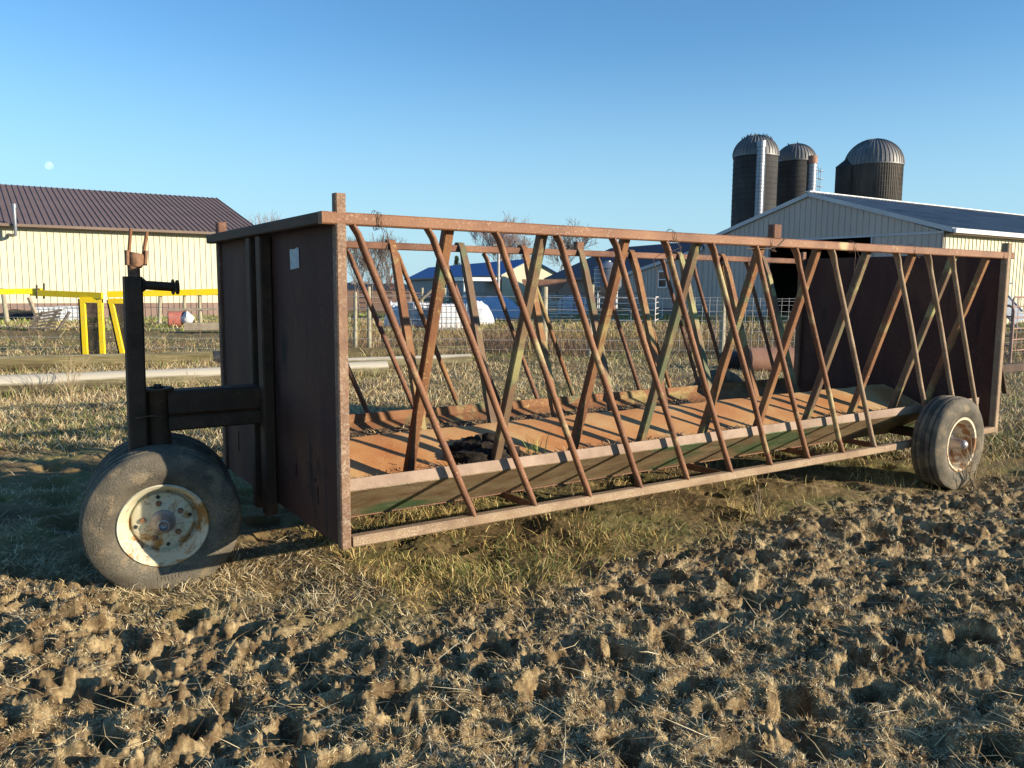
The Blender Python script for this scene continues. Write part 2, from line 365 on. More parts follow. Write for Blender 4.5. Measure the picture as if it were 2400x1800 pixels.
def height(x, y, fine=True):
    m = mudmask(x, y)
    wx = x + .05*fbm(x*6, y*6, 3, 3); wy = y + .05*fbm(x*6, y*6, 8, 3)
    wx = wx + .018*fbm(x*22, y*22, 4, 2); wy = wy + .018*fbm(x*22, y*22, 9, 2)
    d1, r1 = holes(wx, wy, .31, 21, .29, .80)
    d2, r2 = holes(wx+3.3, wy+1.7, .15, 41, .30, .62)
    near = np.clip((9-y)/4, 0, 1)
    h = .05*fbm(x*.9, y*.9, 1, 3) + .012
    h = h - m*(.115*d1 - .028*r1 + .045*d2 - .012*r2)
    h = h + m*((.008+.034*np.clip(.5+1.1*fbm(x*1.3, y*1.3, 131, 3), 0, 1))*clods(wx, wy, .19, 101)*(1-d1) + (.006+.022*np.clip(.5+1.2*fbm(x*2.1+5, y*2.1, 133, 3), 0, 1))*clods(wx+1.3, wy, .08, 111))
    bil = 1-np.abs(fbm(wx*9, wy*9, 61, 4))*2
    h = h + m*(.024*bil - .016 + .040*fbm(x*3.4, y*3.4, 71, 3))
    if fine: h = h + near*(.35+.65*m)*(.018*np.abs(fbm(x*26, y*26, 77, 3)) + .011*fbm(x*70, y*70, 78, 2) + .011*clods(x, y, .038, 121))
    # grass ground: hummocks and trodden dips
    d3, r3 = holes(wx, wy, .42, 51, .34, .5)
    left = np.clip((-1.2-x)/1.0, 0, 1)*np.clip((11-y)/3, 0, 1)
    g = (1-m)*np.clip((45-y)/20, 0, 1)
    h = h + g*((.028+.03*left)*fbm(x*3.1, y*3.1, 81, 4) - (.03+.05*left)*d3 + .012)
    # level pads under the feeder wheels, gentle rise towards the barns
    for (qx, qy, r_) in PADS:
        w = np.exp(-(((x-qx)**2+(y-qy)**2)/r_**2)); h = h*(1-w) - .004*w
    h = h + .35*np.clip((y-22)/14, 0, 1)*np.clip((x+2)/12, 0, 1)*np.clip((70-y)/20, 0, 1)
    return h
PADS = [(*L2W((-.62, .93, 0))[:2], .28), (*L2W((-.56, 1.3, 0))[:2], .28), (*L2W((5.0, -.15, 0))[:2], .30), (*L2W((5.0, 2.25, 0))[:2], .3)]

def build_ground():
    ys = [.55]
    while ys[-1] < 60: ys.append(ys[-1]*(1+.0033))
    while ys[-1] < 3500: ys.append(ys[-1]*1.06)
    ys = np.array(ys); ni = 820
    t = np.concatenate([np.linspace(-6, -.86, 30)[:-1], np.linspace(-.86, .86, ni), np.linspace(.86, 6, 30)[1:]])
    Y, T = np.meshgrid(ys, t, indexing='ij'); X = T*(Y+.0); X = T*Y
    Z = height(X, Y)
    far = np.clip((Y-70)/60, 0, 1); Z = Z*(1-far)
    m = mudmask(X, Y)
    m = np.maximum(m, .75*np.clip(fbm(X*.5, Y*.5, 33, 4)*2.2-.1, 0, 1)*(Y > 6)*(Y < 40))
    nr, nc = X.shape
    co = np.stack([X, Y, Z], -1).reshape(-1, 3).astype(np.float32)
    i = np.arange((nr-1)*(nc-1)); r = i//(nc-1); c = i % (nc-1); a = r*nc+c
    F = np.stack([a, a+1, a+nc+1, a+nc], -1).astype(np.int32)
    me = bpy.data.meshes.new('ground'); me.vertices.add(len(co)); me.vertices.foreach_set('co', co.ravel())
    me.loops.add(F.size); me.loops.foreach_set('vertex_index', F.ravel())
    me.polygons.add(len(F)); me.polygons.foreach_set('loop_start', np.arange(0, F.size, 4, dtype=np.int32))
    me.polygons.foreach_set('use_smooth', np.ones(len(F), bool))
    at_ = me.attributes.new('mud', 'FLOAT', 'POINT'); at_.data.foreach_set('value', m.ravel().astype(np.float32))
    me.update(); me.validate(); me.materials.append(soil_m)
    o = bpy.data.objects.new('ground', me); COL.objects.link(o); o['kind'] = 'structure'
    mb = MB(); mb.add([(-4000, -300, -.42), (4000, -300, -.42), (4000, 4000, -.42), (-4000, 4000, -.42)], [(0, 1, 2, 3)])
    o2 = mb.build('subsoil', soil_m); o2['kind'] = 'structure'
build_ground()

def blades(name, x, y, L, tilt, wid, cols, m, label, cat, curl=.7, zoff=0.0, heading=None, zfun=None, hsig=1.1):
    """one ribbon per point: x,y ground points; L lengths; tilt angle from vertical; cols Nx3"""
    n = len(x); z = (height(x, y) if zfun is None else zfun(x, y)) + zoff
    a = rng.uniform(0, 2*PI, n) if heading is None else heading + rng.normal(0, hsig, n)
    t0 = tilt; t1 = np.clip(tilt + rng.uniform(.1, 1, n)*curl, 0, 2.1)
    d0 = np.stack([np.cos(a)*np.sin(t0), np.sin(a)*np.sin(t0), np.cos(t0)], -1)
    a2 = a + rng.normal(0, .35, n)
    d1 = np.stack([np.cos(a2)*np.sin(t1), np.sin(a2)*np.sin(t1), np.cos(t1)], -1)
    P0 = np.stack([x, y, z], -1); P1 = P0 + d0*(L*.55)[:, None]; P2 = P1 + d1*(L*.5)[:, None]
    w = rng.uniform(0, 2*PI, n); wv = np.stack([np.cos(w), np.sin(w), rng.uniform(-.3, .3, n)], -1)*(wid/2)[:, None]
    V = np.stack([P0-wv, P0+wv, P1-wv*.85, P1+wv*.85, P2], 1).reshape(-1, 3).astype(np.float32)
    b = (np.arange(n)*5)[:, None]
    F = np.concatenate([b+[0, 1, 3], b+[0, 3, 2], b+[2, 3, 4]], 1).reshape(-1).astype(np.int32)
    me = bpy.data.meshes.new(name); me.vertices.add(n*5); me.vertices.foreach_set('co', V.ravel())
    me.loops.add(len(F)); me.loops.foreach_set('vertex_index', F)
    me.polygons.add(len(F)//3); me.polygons.foreach_set('loop_start', np.arange(0, len(F), 3, dtype=np.int32))
    ca = me.attributes.new('tint', 'FLOAT_COLOR', 'POINT')
    c4 = np.concatenate([np.repeat(cols, 5, 0), np.ones((n*5, 1))], 1).astype(np.float32)
    ca.data.foreach_set('color', c4.ravel()); me.update(); me.materials.append(m)
    o = bpy.data.objects.new(name, me); COL.objects.link(o); tag(o, label, cat, kind='stuff'); return o
PAL_STRAW = np.array([(.52, .40, .205), (.42, .30, .145), (.60, .49, .28), (.29, .19, .09), (.68, .58, .37)])
PAL_GOLD = np.array([(.54, .37, .13), (.48, .37, .14), (.34, .21, .08), (.60, .48, .22), (.40, .32, .11)])
PAL_GREEN = np.array([(.13, .18, .035), (.20, .23, .06), (.27, .27, .085), (.09, .14, .03)])
PAL_BROWN = np.array([(.20, .12, .075), (.28, .18, .11), (.15, .09, .06), (.36, .26, .16)])
def pick(pal, n, jit=.12):
    c = pal[rng.integers(0, len(pal), n)]; return np.clip(c*(1+rng.normal(0, jit, (n, 1))), .01, .9)
def fan(n, y0, y1, t=.72):
    """ground points between two distances, even over the ground seen"""
    u = rng.uniform(0, 1, n); y = 1/(1/y0 + (1/y1-1/y0)*u)
    return rng.uniform(-t, t, n)*y, y
def in_tyre(x, y):
    lx = (x-ORG.x)*UX.x + (y-ORG.y)*UX.y; ly = (x-ORG.x)*VY.x + (y-ORG.y)*VY.y
    return ((np.abs(lx+.60) < .18) & (ly > .80) & (ly < 1.46)) | ((np.abs(lx-5.0) < .17) & (ly > -.32) & (ly < 0.0))

# ground cover ------------------------------------------------
def cover():
    # short stubble clinging to the mud
    x, y = fan(400000, 2.2, 8.5); k = (mudmask(x, y) > rng.uniform(.2, .8, len(x))) & ~in_tyre(x, y)
    bare = np.clip((-.4-x)/1.2, 0, 1)*.35
    k &= (fbm(x*3, y*3, 201, 3)*1.3 + rng.uniform(-.45, .75, len(x)) - bare > .02)
    x, y = x[k], y[k]; n = len(x)
    hd = 2*PI*fbm(x*2.5, y*2.5, 203, 2)*1.5
    blades('mud_straw', x, y, rng.uniform(.007, .030, n)*(.6+.14*y), rng.uniform(.5, 1.75, n), rng.uniform(.0013, .0028, n)*(.6+.2*y),
           pick(PAL_STRAW*1.08, n), straw_m, 'short bits of dry straw trodden into the hoof pocked mud in front', 'straw', .6, .003, hd, None, 1.6)
    x, y = fan(2600, 2.2, 7.5); k = ~in_tyre(x, y); x, y = x[k], y[k]; n = len(x)
    blades('loose_straw', x, y, rng.uniform(.06, .20, n), rng.uniform(1.1, 1.6, n), rng.uniform(.002, .004, n), pick(PAL_STRAW*1.12, n),
           straw_m, 'long pale straws lying loose over the mud', 'straw', .25, .008)
    # dry matted grass around the feeder
    x, y = fan(200000, 3.3, 9.5, .74); mm = mudmask(x, y)
    dn = .5+.5*fbm(x*1.7, y*1.7, 301, 3)
    k = (mm < rng.uniform(.1, .9, len(x))) & (rng.uniform(0, 1, len(x)) < np.clip(.10+1.6*(dn-.36)+.6*fbm(x*6, y*6, 303, 3), .07, 1)) & ~in_tyre(x, y); x, y = x[k], y[k]; n = len(x)
    lx = (x-ORG.x)*UX.x + (y-ORG.y)*UX.y; ly = (x-ORG.x)*VY.x + (y-ORG.y)*VY.y
    lush = np.clip((lx-.1)/.5, 0, 1)*np.clip((7.5-lx)/1, 0, 1)*np.clip((ly+.95)/.5, 0, 1)*np.clip((2.4-ly)/.5, 0, 1)
    lf = np.clip((-.6-x)/1.0, 0, 1)
    gr = (.0+.12*lush + (.38-.34*lf)*np.clip(fbm(x*1.1, y*1.1, 311, 3), -.1, 1)) > rng.uniform(0, 1, n)
    c = np.where(gr[:, None], pick(PAL_GREEN, n), np.where((lush > .3)[:, None], pick(PAL_GOLD, n), pick(PAL_STRAW*(1.0), n)))
    L = rng.uniform(.02, .085, n)*(1+.6*lush*(fbm(x*2, y*2, 313, 3) > .0)); ti = np.where(lush > .3, rng.uniform(.15, 1.65, n), rng.uniform(.7, 1.8, n)); hd = 2*PI*fbm(x*1.6, y*1.6, 317, 2)*1.5
    blades('dry_grass', x, y, L, ti, rng.uniform(.0022, .0045, n), c, grass_m, 'matted dry grass with green shoots around and under the feeder', 'grass', .9, 0, hd)
    # paddock behind
    x, y = fan(170000, 7.5, 24, .76); n = len(x)
    g = fbm(x*.45, y*.45, 401, 4); gr = (-.02+.7*g + .2*np.clip((y-11)/8, 0, 1)) > rng.uniform(0, 1, n)
    c = np.where(gr[:, None], pick(PAL_GREEN*1.1, n), pick(PAL_STRAW*.95, n))
    L = rng.uniform(.04, .13, n)*(1+.5*(fbm(x*.8, y*.8, 411, 3) > .15)); ti = rng.uniform(.3, 1.4, n)
    blades('paddock_grass', x, y, L, ti, rng.uniform(.005, .010, n), c, grass_m, 'tan and green grass of the paddock behind the feeder', 'grass', .8)
    t = rng.uniform(0, 1, 9000); q = rng.integers(0, 2, 9000)
    ax = np.where(q == 0, -12.0, -14.6); ay = np.where(q == 0, 8.4, 11.45); bx_ = np.where(q == 0, -2.2, -1.02); by_ = np.where(q == 0, 14.2, 19.1)
    x = ax+(bx_-ax)*t + .16; y = ay+(by_-ay)*t - .19 - np.abs(rng.normal(0, .10, 9000)); k = fbm(x*1.1, y*1.1, 451, 3)+rng.uniform(-.3, .3, 9000) > .0; x, y = x[k], y[k]; n = len(x)
    blades('pole_side_grass', x, y, rng.uniform(.05, .22, n), rng.uniform(.0, 1.1, n), rng.uniform(.005, .009, n), np.where((rng.uniform(0, 1, n) < .3)[:, None], pick(PAL_GREEN*1.2, n), pick(PAL_STRAW*.9, n)), grass_m,
           'tufts of dry grass grown up against the poles', 'grass', 1.2)
    # tall dead weeds along the wire fence
    x, y = fan(60000, 17.5, 30, .72); w = .5+.5*fbm(x*.35, y*.35, 501, 3)
    cl = x + 0*y > gx(780, 20)*(y/20); k = (rng.uniform(0, 1, len(x)) < np.where(cl, np.clip(.1+2.2*(w-.35)+.5*fbm(x*1.3, y*1.3, 505, 3), .04, 1), .06*w)); x, y = x[k], y[k]; n = len(x)
    br = fbm(x*.6, y*.6, 511, 3) + rng.uniform(-.5, .5, n) > -.2
    c = np.where(br[:, None], pick(PAL_BROWN, n), pick(PAL_GOLD*1.05, n))
    blades('dead_weeds', x, y, rng.uniform(.2, .95, n)*(.35+.8*w[k]), rng.uniform(0, 1.25, n), rng.uniform(.006, .012, n), c, brush_m,
           'brown tangle of tall dead weeds along the wire fence', 'weeds', 1.9)
    x, y = fan(42000, 28, 46, .78); n = len(x); gr = fbm(x*.2, y*.2, 521, 3) > rng.uniform(-.6, .6, n)
    c = np.where(gr[:, None], pick(PAL_GREEN*1.5, n), pick(PAL_STRAW*.85, n))
    blades('far_grass', x, y, rng.uniform(.08, .26, n), rng.uniform(.3, 1.3, n), rng.uniform(.02, .035, n), c, grass_m,
           'rough grass in front of the far barns', 'grass', .8)
cover()

# ------------------------------------------------------------ feeder wagon
fd = empty('hay_feeder_wagon', 'long rusty slant bar hay feeder wagon on wheels in the foreground', 'feeder wagon', ORG, TH)
LEN, WID, ZT = 6.02, 2.04, 1.857
ST = .052
# top rails
MB().bar((-.09, 0, ZT), (6.09, 0, ZT), ST, ST+.004).build('top_rail', rust_rail, fd)['label'] = 'speckled rusty top rail on the near side'
MB().bar((-.02, 2.05, ZT-.003), (5.90, 2.05, ZT-.003), ST, ST).build('top_rail', rust, fd)['label'] = 'far side top rail'
MB().bar((-.064, .029, ZT+.001), (-.064, 2.055, ZT-.003), .052, .056).build('end_rail', dark_m, fd)
MB().bar((6.06, .03, ZT), (6.06, 2.04, ZT), .05, .05).build('end_rail', dark_m, fd)
# bottom rails and cross members
MB().bar((.032, 0, .356), (5.985, 0, .356), .055, .052).build('bottom_rail', rust_low, fd)
MB().bar((.032, 2.04, .356), (5.985, 2.04, .356), .055, .052).build('bottom_rail', rust, fd)
for x in (1.16, 2.66, 3.72, 4.45, 5.5):
    m_ = MB(); m_.box((x-.03, .03, .330), (x+.03, 2.01, .336)); m_.box((x-.03, .03, .336), (x-.024, 2.01, .372))
    m_.build('cross_member', rust, fd)
# posts
def post(x, y, z0, z1, m_, w=.058): return MB().bar((x, y, z0), (x, y, z1), w, w, (0, 1, 0)).build('corner_post', m_, fd)
post(.0, 0, .330, 1.968, post_rust, .050)
post(6.0, 0, .330, 1.962, rust_low)
post(0, 2.03, .33, 1.965, rust); post(5.98, 2.04, .33, 1.95, rust)
for y in (0, 2.05):
    MB().bar((2.985, y, ZT+.028 if y == 0 else ZT+.017), (2.985, y, 1.972 if y == 0 else 1.95), .078, .055, (0, 1, 0)).build('rail_stub', rust, fd)
# end panels: pressed sheets with folded edges
def end_panel(x, s, ex):
    m_ = MB(); y0, y1 = .034, 1.998; prof = []
    pts = [(y0, 0), (y0+.02, .012), (.60, .014), (.61, .010), (.90, .010), (1.30, .010), (1.31, .012), (y1-.02, .012), (y1, 0)]
    out = [(x+s*d, y) for y, d in pts]; back = [(x - s*.006, y) for y, d in pts][::-1]
    ring = out+back
    m_.loft([[(a, b, .332) for a, b in ring], [(a, b, ZT+.018) for a, b in ring]])
    return m_.build('end_panel', panel_m, fd)
end_panel(.0, -1, 0)
MB().box((5.985, .034, .335), (5.997, 2.01, ZT+.022)).build('end_panel', panel_m, fd)
# slots in the lower end panel edge and the sticker
for y, z, hh in ((.30, .47, .09), (.33, .58, .02), (.62, .55, .07), (1.72, .50, .13)):
    MB().box((-.0165, y, z), (-.0135, y+.012, z+hh)).build('slot', blk, fd)
MB().prism([(-.0160, .497, 1.645), (-.0160, .625, 1.638), (-.0160, .632, 1.742), (-.0160, .55, 1.740), (-.0160, .53, 1.748), (-.0160, .497, 1.744)], (-.0015, 0, 0)).build('sticker', stick_m, fd)['label'] = 'small square grey paper sticker on the dark end panel'
# hitch uprights, arm, pivot
for y0, y1 in ((.943, 1.035), (1.14, 1.22)):
    MB().bar((-.045, (y0+y1)/2, .27), (-.045, (y0+y1)/2, ZT-.035), y1-y0, .064, (1, 0, 0)).build('upright', dark_m, fd)
MB().bar((-.56, 1.0875, .93), (-.079, 1.0875, .93), .14, .135).build('hitch_arm', dark_m, fd)
MB().bar((-.56, 1.0875, .822), (-.079, 1.0875, .822), .13, .078).build('hitch_arm', dark_m, fd)
m_ = MB(); m_.lathe([(0, .60), (.058, .60), (.058, .985), (.062, .99), (.062, 1.0), (0, 1.0)], (-.60, 1.08, 0), 'Z', 24)
m_.build('pivot_tube', dark_m, fd, 40)
m_ = MB(); m_.lathe([(0, 1.001), (.080, 1.001), (.082, 1.008), (.080, 1.014), (0, 1.014)], (-.60, 1.08, 0), 'Z', 28)
m_.lathe([(0, 1.014), (.020, 1.014), (.020, 1.032), (0, 1.032)], (-.60, 1.08, 0), 'Z', 6); m_.build('pivot_cap', dark_m, fd, 30)
# jack mast with yoke and side pipe
mast = MB().bar((-.715, 1.06, .36), (-.700, 1.06, 1.597), .086, .086, (1, 0, 0)).build('mast', dark_m, fd)
yk = MB(); yk.tube([(-.692, 1.06, 1.58), (-.692, 1.06, 1.645), (-.690, 1.06, 1.655)], [(.026, .03), (.026, .03), (.034, .034)], 12)
yk.tube([(-.688, 1.06, 1.650), (-.682, 1.06, 1.668), (-.680, 1.06, 1.70), (-.677, 1.06, 1.716)], [(.036, .034), (.048, .04), (.050, .04), (.046, .036)], 12)
for sx in (-1, 1):
    yk.bar((-.681+sx*.042, 1.06, 1.655), (-.676+sx*.045, 1.06, 1.73), .014, .06, (0, 1, 0)); 
yk.build('yoke', lug_m, fd, 50)
m_ = MB()
for sx, zt in ((-1, 1.838), (1, 1.826)):
    m_.bar((-.679+sx*.034, 1.06, 1.70), (-.660+sx*.038, 1.06, zt), .014, .03, (0, 1, 0), .3)
m_.build('fork_strap', rust_red, fd)
m_ = MB(); m_.tube([(-.662, 1.05, 1.555), (-.50, 1.045, 1.545)], .024, 14); 
m_.tube([(-.660, 1.05, 1.555), (-.640, 1.05, 1.555)], [.042, .026], 12)
m_.build('side_pipe', dark_m, fd, 40)
m_ = MB(); m_.tube([(-.512, 1.045, 1.545), (-.505, 1.045, 1.545)], .041, 16); m_.tube([(-.492, 1.045, 1.544), (-.482, 1.045, 1.544)], .038, 16)
m_.build('pipe_flange', dark_m, fd, 40)
def wire(pts, r=.0014, name='wire_tie'): return MB().tube(pts, r, 5).build(name, wire_m, fd, 60)
pts = []
for i in range(26):
    a = i/25*4*PI
    pts.append((-.66+.095*COS(a), 1.07+.07*SIN(a), .868+.006*SIN(3*a)+.004*i/25))
wire(pts, .003)
# long slanted pipes, near side
tops = [.071, .455, .838, 1.226, 1.616, 2.010, 2.400, 2.80, 3.195, 3.59, 4.371, 4.79, 5.13]
for i, tx in enumerate(tops):
    bx = tx + .632; y = -.004
    q_ = rnd.uniform(-.010, .010); q2 = rnd.uniform(-.008, .008)
    p = [(tx-.012, y, 1.832), (tx+.018, y, 1.79), (tx+.050, y, 1.715), (tx*.6+bx*.4+q_, y, 1.25), (tx*.3+bx*.7+q2, y, .82), (bx-.05, y, .50), (bx-.012, y, .42), (bx, y, .381)]
    MB().tube(p, [(.029, .012), (.026, .015), (.0185, .0185), (.0185, .0185), (.0185, .0185), (.0185, .0185), (.019, .018), (.028, .014)], 14).build('slant_pipe', rust_rail if i < 9 else rust_low, fd, 60)
for k in range(14):
    tx = .11+.386*k; bx = tx+.632; y = 2.05
    if tx > 5.3: continue
    p = [(tx-.010, y, 1.822), (tx+.018, y, 1.78), (tx+.050, y, 1.70), (bx-.05, y, .50), (bx-.012, y, .42), (bx, y, .381)]
    MB().tube(p, [(.029, .012), (.026, .015), (.0185, .0185), (.0185, .0185), (.0185, .0185), (.0185, .0185), (.019, .018), (.028, .014)], 12).build('slant_pipe', rust_red if k % 3 == 0 else rust, fd, 60)
# square cradle bars: near side
nb = [.59, 1.165, 1.75, 2.33, 2.92, 3.51, 4.09, 4.68, 5.27, 5.79]
for i, x in enumerate(nb):
    MB().bar((x, .052, 1.845), (x, .535, .455), .052, .05, (0, 1, 0)).build('cradle_bar', (rust_red, rust_green, rust_red, rust_green, rust_red)[i % 5], fd)
fb = [.64, 1.22, 1.81, 2.40, 2.98, 3.57, 4.16, 4.75, 5.33]
for i, x in enumerate(fb):
    rg = []
    pa = [(1.53, .455), (1.95, 1.70), (1.985, 1.80), (2.003, 1.856), (2.03, 1.892), (2.07, 1.897), (2.098, 1.870), (2.104, 1.84)]
    pts = [Vector((x, a, b)) for a, b in pa]
    for j, p in enumerate(pts):
        d = (pts[min(j+1, len(pts)-1)]-pts[max(j-1, 0)]).normalized(); nrm = Vector((1, 0, 0)).cross(d)
        t_ = .024 if j < 2 else (.012 if j == 2 else .007)
        rg.append([p+Vector((.026, 0, 0))+nrm*t_, p+Vector((-.026, 0, 0))+nrm*t_, p+Vector((-.026, 0, 0))-nrm*t_, p+Vector((.026, 0, 0))-nrm*t_])
    MB().loft(rg).build('cradle_bar', rust_green if i % 2 == 0 else rust_red, fd, 40)
# trough: sloped board, upright rim, ridge plate
def strip(a, b, x0, x1, th, up=1):
    """sheet between section points a and b (y,z) running along the feeder"""
    d = Vector((0, b[0]-a[0], b[1]-a[1])).normalized(); n = Vector((1, 0, 0)).cross(d)*th
    q = [Vector((0, a[0], a[1])), Vector((0, b[0], b[1])), Vector((0, b[0], b[1]))+n, Vector((0, a[0], a[1]))+n]
    return MB().loft([[p+Vector((x0, 0, 0)) for p in q], [p+Vector((x1, 0, 0)) for p in q]])
strip((.052, .585), (.052, .642), .034, 5.83, -.006).build('trough_rim', flange_m, fd)['label'] = 'bright worn rim of the near trough'
strip((.372, .365), (.055, .584), .034, 5.83, .005).build('trough_board', board_m, fd)['label'] = 'green and brown outer board of the near trough'
strip((2.0, .565), (2.0, .622), .034, 5.9, .006).build('trough_rim', rust_red, fd)
MB().bar((.034, 2.007, .622), (5.9, 2.007, .622), .022, .018).build('trough_rim', rust_red, fd)
strip((1.68, .365), (1.997, .564), .034, 5.9, .005).build('trough_board', rust_red, fd)
rid = MB()
nx = 60; ny = 14
grid = []
for i in range(nx+1):
    for j in range(ny+1):
        y = .44 + (1.62-.44)*j/ny; c = 1-abs(y-1.03)/.59
        z = .415 + .25*c - (.012*max(0, c-.9)/.1 if c > .9 else 0)
        grid.append((.034+(5.97-.034)*i/nx, y, z + .003*SIN(i*.9)+.002*SIN(i*2.3+j)))
rid.v = grid; rid.f = [(i*(ny+1)+j, (i+1)*(ny+1)+j, (i+1)*(ny+1)+j+1, i*(ny+1)+j+1) for i in range(nx) for j in range(ny)]
rid.build('ridge_plate', plate_m, fd, 30)['label'] = 'orange tan ridge plate along the middle of the trough floor'
MB().box((.034, .36, .36), (5.97, 1.69, .366)).build('trough_floor', rust, fd)
# wire ties round the near rail
def tie(x, dz=.10, n=3, seed=0):
    r_ = random.Random(seed); p = []
    for i in range(n*12+1):
        a = i/12*2*PI; s = 1+.12*SIN(i*.7)
        p.append((x+.012*SIN(i*.35)+.004*i/12, .036*SIN(a)*s, ZT+.042*COS(a)*s))
    e = p[-1]; p += [(e[0]+.01, -.04, ZT-.03), (e[0]+.03, -.05, ZT-dz*.5), (e[0]+.015+r_.uniform(-.02, .02), -.035, ZT-dz)]
    wire(p)
    for k in range(2):
        q = [(x+.01, -.036, ZT-.03), (x+.02+r_.uniform(-.03, .03), -.05, ZT-.06), (x+r_.uniform(-.04, .06), -.045, ZT-dz*r_.uniform(.7, 1.2))]
        wire(q)
tie(.175, .2, 3, 1); tie(2.05, .12, 2, 2); tie(2.92, .06, 1, 3); tie(3.80, .16, 2, 4); tie(4.56, .05, 1, 5); tie(5.90, .07, 1, 6)
wire([(2.04, -.03, ZT-.02), (2.0, .02, ZT-.10), (1.95, .03, ZT-.13), (1.99, .03, ZT-.22), (1.985, .035, ZT-.30)], .0022)
wire([(3.06, -.034, ZT+.03), (2.99, -.036, ZT-.02), (2.9, -.034, ZT-.04), (2.72, .0, ZT-.045)], .0025)
# rear hitch
MB().bar((6.0, 1.05, .70), (9.6, 1.05, .68), .06, .10).build('rear_drawbar', dark_m, fd)  # dark steel here stands in for a shadow lying on the drawbar
m_ = MB(); m_.bar((8.05, .98, .86), (8.25, .98, .42), .03, .05, (0, 1, 0)); m_.box((8.0, .95, .85), (8.10, 1.01, .89)); m_.build('drawbar_brace', dark_m, fd)

def make_wheel(c, out, deep, steer=0., lean=0.):
    """c: hub centre in the feeder frame; out=-1 outer face towards -Y"""
    R, W_ = .372, .232; h = W_/2
    e = bpy.data.objects.new('wheel', None)
    w = MB()
    if not deep:
        w.lathe([(.19, .02), (.205, -.075), (.216, -.104), (.221, -.114), (.215, -.120), (.206, -.110), (.197, -.102), (.180, -.060), (.168, -.032), (.162, -.008), (.153, -.006), (.149, -.022), (.135, -.030), (.07, -.034), (.06, -.042), (.05, -.035)], (0, 0, 0), 'Y', 56)
    else:
        w.lathe([(.20, .05), (.206, -.09), (.214, -.104), (.214, -.110), (.196, -.108), (.188, -.09), (.175, -.02), (.165, .035), (.12, .04), (.05, .035)], (0, 0, 0), 'Y', 56)
    w.lathe([(.206, .02), (.21, .10), (.19, .10), (.06, .03)], (0, 0, 0), 'Y', 40)
    wo_ = w.build('wheel', rim_rusty if deep else rim_m, fd, 40)
    if deep: wo_['label'] = 'deep dished cream rim with rust streaks'
    t = MB(); pr = [(.205, -.095), (.222, -.110), (.262, -.124), (.290, -.126), (.318, -.117), (.338, -.106), (.350, -.100), (.360, -.092), (.366, -.074), (.369, -.062), (.357, -.058), (.357, -.050),
                    (.371, -.046), (.372, -.020), (.360, -.016), (.360, -.006), (.372, -.002)]
    pr = pr + [(r, -y) for r, y in pr[::-1] if r != .372 or y < -.01] 
    if not deep: pr = [(.210+(r-.205)*1.075, y*1.05) for r, y in pr]
    t.lathe(pr, (0, 0, 0), 'Y', 96)
    for g0, cnt in ((.4, 9), (2.5, 12), (4.6, 7)):
        for q in range(cnt):
            a = g0+q*.062; rr = .268
            t.bar((rr*COS(a), -.1225 if deep else -.1305, rr*SIN(a)), ((rr+.022)*COS(a), -.1245 if deep else -.1315, (rr+.022)*SIN(a)), .010 if q % 3 else .015, .006, (0, -1, 0), 0)
    # flatten where it meets the ground and bulge the sidewall
    zc = c[2]; nv = []
    for x, y, z in t.v:
        fl = -(zc-.006)
        if z < fl+.05:
            k = max(0, fl+.05-z)/.05; y = y*(1+.10*min(k, 1.2)); z = max(z, fl)
        nv.append((x, y, z))
    t.v = nv
    to = t.build('tyre', tyre_m, wo_, 35)
    hb = MB()
    if not deep:
        hb.lathe([(.062, -.064), (.062, -.078), (.05, -.086), (.046, -.10), (.034, -.112), (.030, -.135), (.024, -.137), (.020, -.12), (0, -.11)], (0, 0, 0), 'Y', 24)
        hb.v = [(x, y+.024, z) for x, y, z in hb.v]
        a0 = [(x*(1+.10*SIN(7*math.atan2(z, x))) if y < -.106 else x, y, z) for x, y, z in hb.v]; hb.v = a0
    else:
        hb.lathe([(.075, .036), (.065, -.01), (.052, -.02), (.046, -.06), (.040, -.10), (.040, -.118), (.034, -.135), (.02, -.147), (0, -.15)], (0, 0, 0), 'Y', 24)
    hb.build('hub', hub_m if deep else hub_m, wo_, 45)
    for k in range(5):
        a = 2*PI*k/5+.5; rr = .098
        lg = MB(); y0 = -.034 if not deep else .036
        lg.lathe([(0, y0-.014), (.013, y0-.013), (.016, y0)], (rr*COS(a), 0, rr*SIN(a)), 'Y', 6); lg.build('lug_nut', lug_m, wo_)
    if not deep:
        for k in range(4):
            a = 2*PI*k/4+.15; q = .132
            MB().bar((q*COS(a), -.0290, q*SIN(a)), (q*COS(a), -.0335, q*SIN(a)), .017, .017, (SIN(a+.4), 0, COS(a+.4)), 0).build('slot', blk, wo_)
    wo_.location = c; wo_.rotation_euler = (lean*(-out), rnd.uniform(0, 1.2) if deep else .0, (0 if out < 0 else PI)+steer)
    return wo_
ST_ = math.radians(-10)
make_wheel((-.594-.032, 1.116-.181, .339), -1, False, ST_, math.radians(4.5))
make_wheel((-.594+.034, 1.116+.20, .339), 1, False, ST_, math.radians(4.5))
make_wheel((5.0, -.148, .362), -1, True)
make_wheel((5.0, 2.248, .362), 1, True)
MB().tube([(-.594-.03, .93, .339), (-.594+.03, 1.32, .339)], .03, 12).build('front_axle', dark_m, fd, 50)
m_ = MB(); m_.bar((-.60, 1.1, .38), (-.60, 1.1, .64), .09, .09, (1, 0, 0)); m_.bar((-.70, 1.1, .42), (-.57, 1.1, .42), .10, .05); m_.build('steering_yoke', dark_m, fd)
MB().bar((5.0, -.03, .40), (5.0, 2.13, .40), .07, .07).build('rear_axle', dark_m, fd)

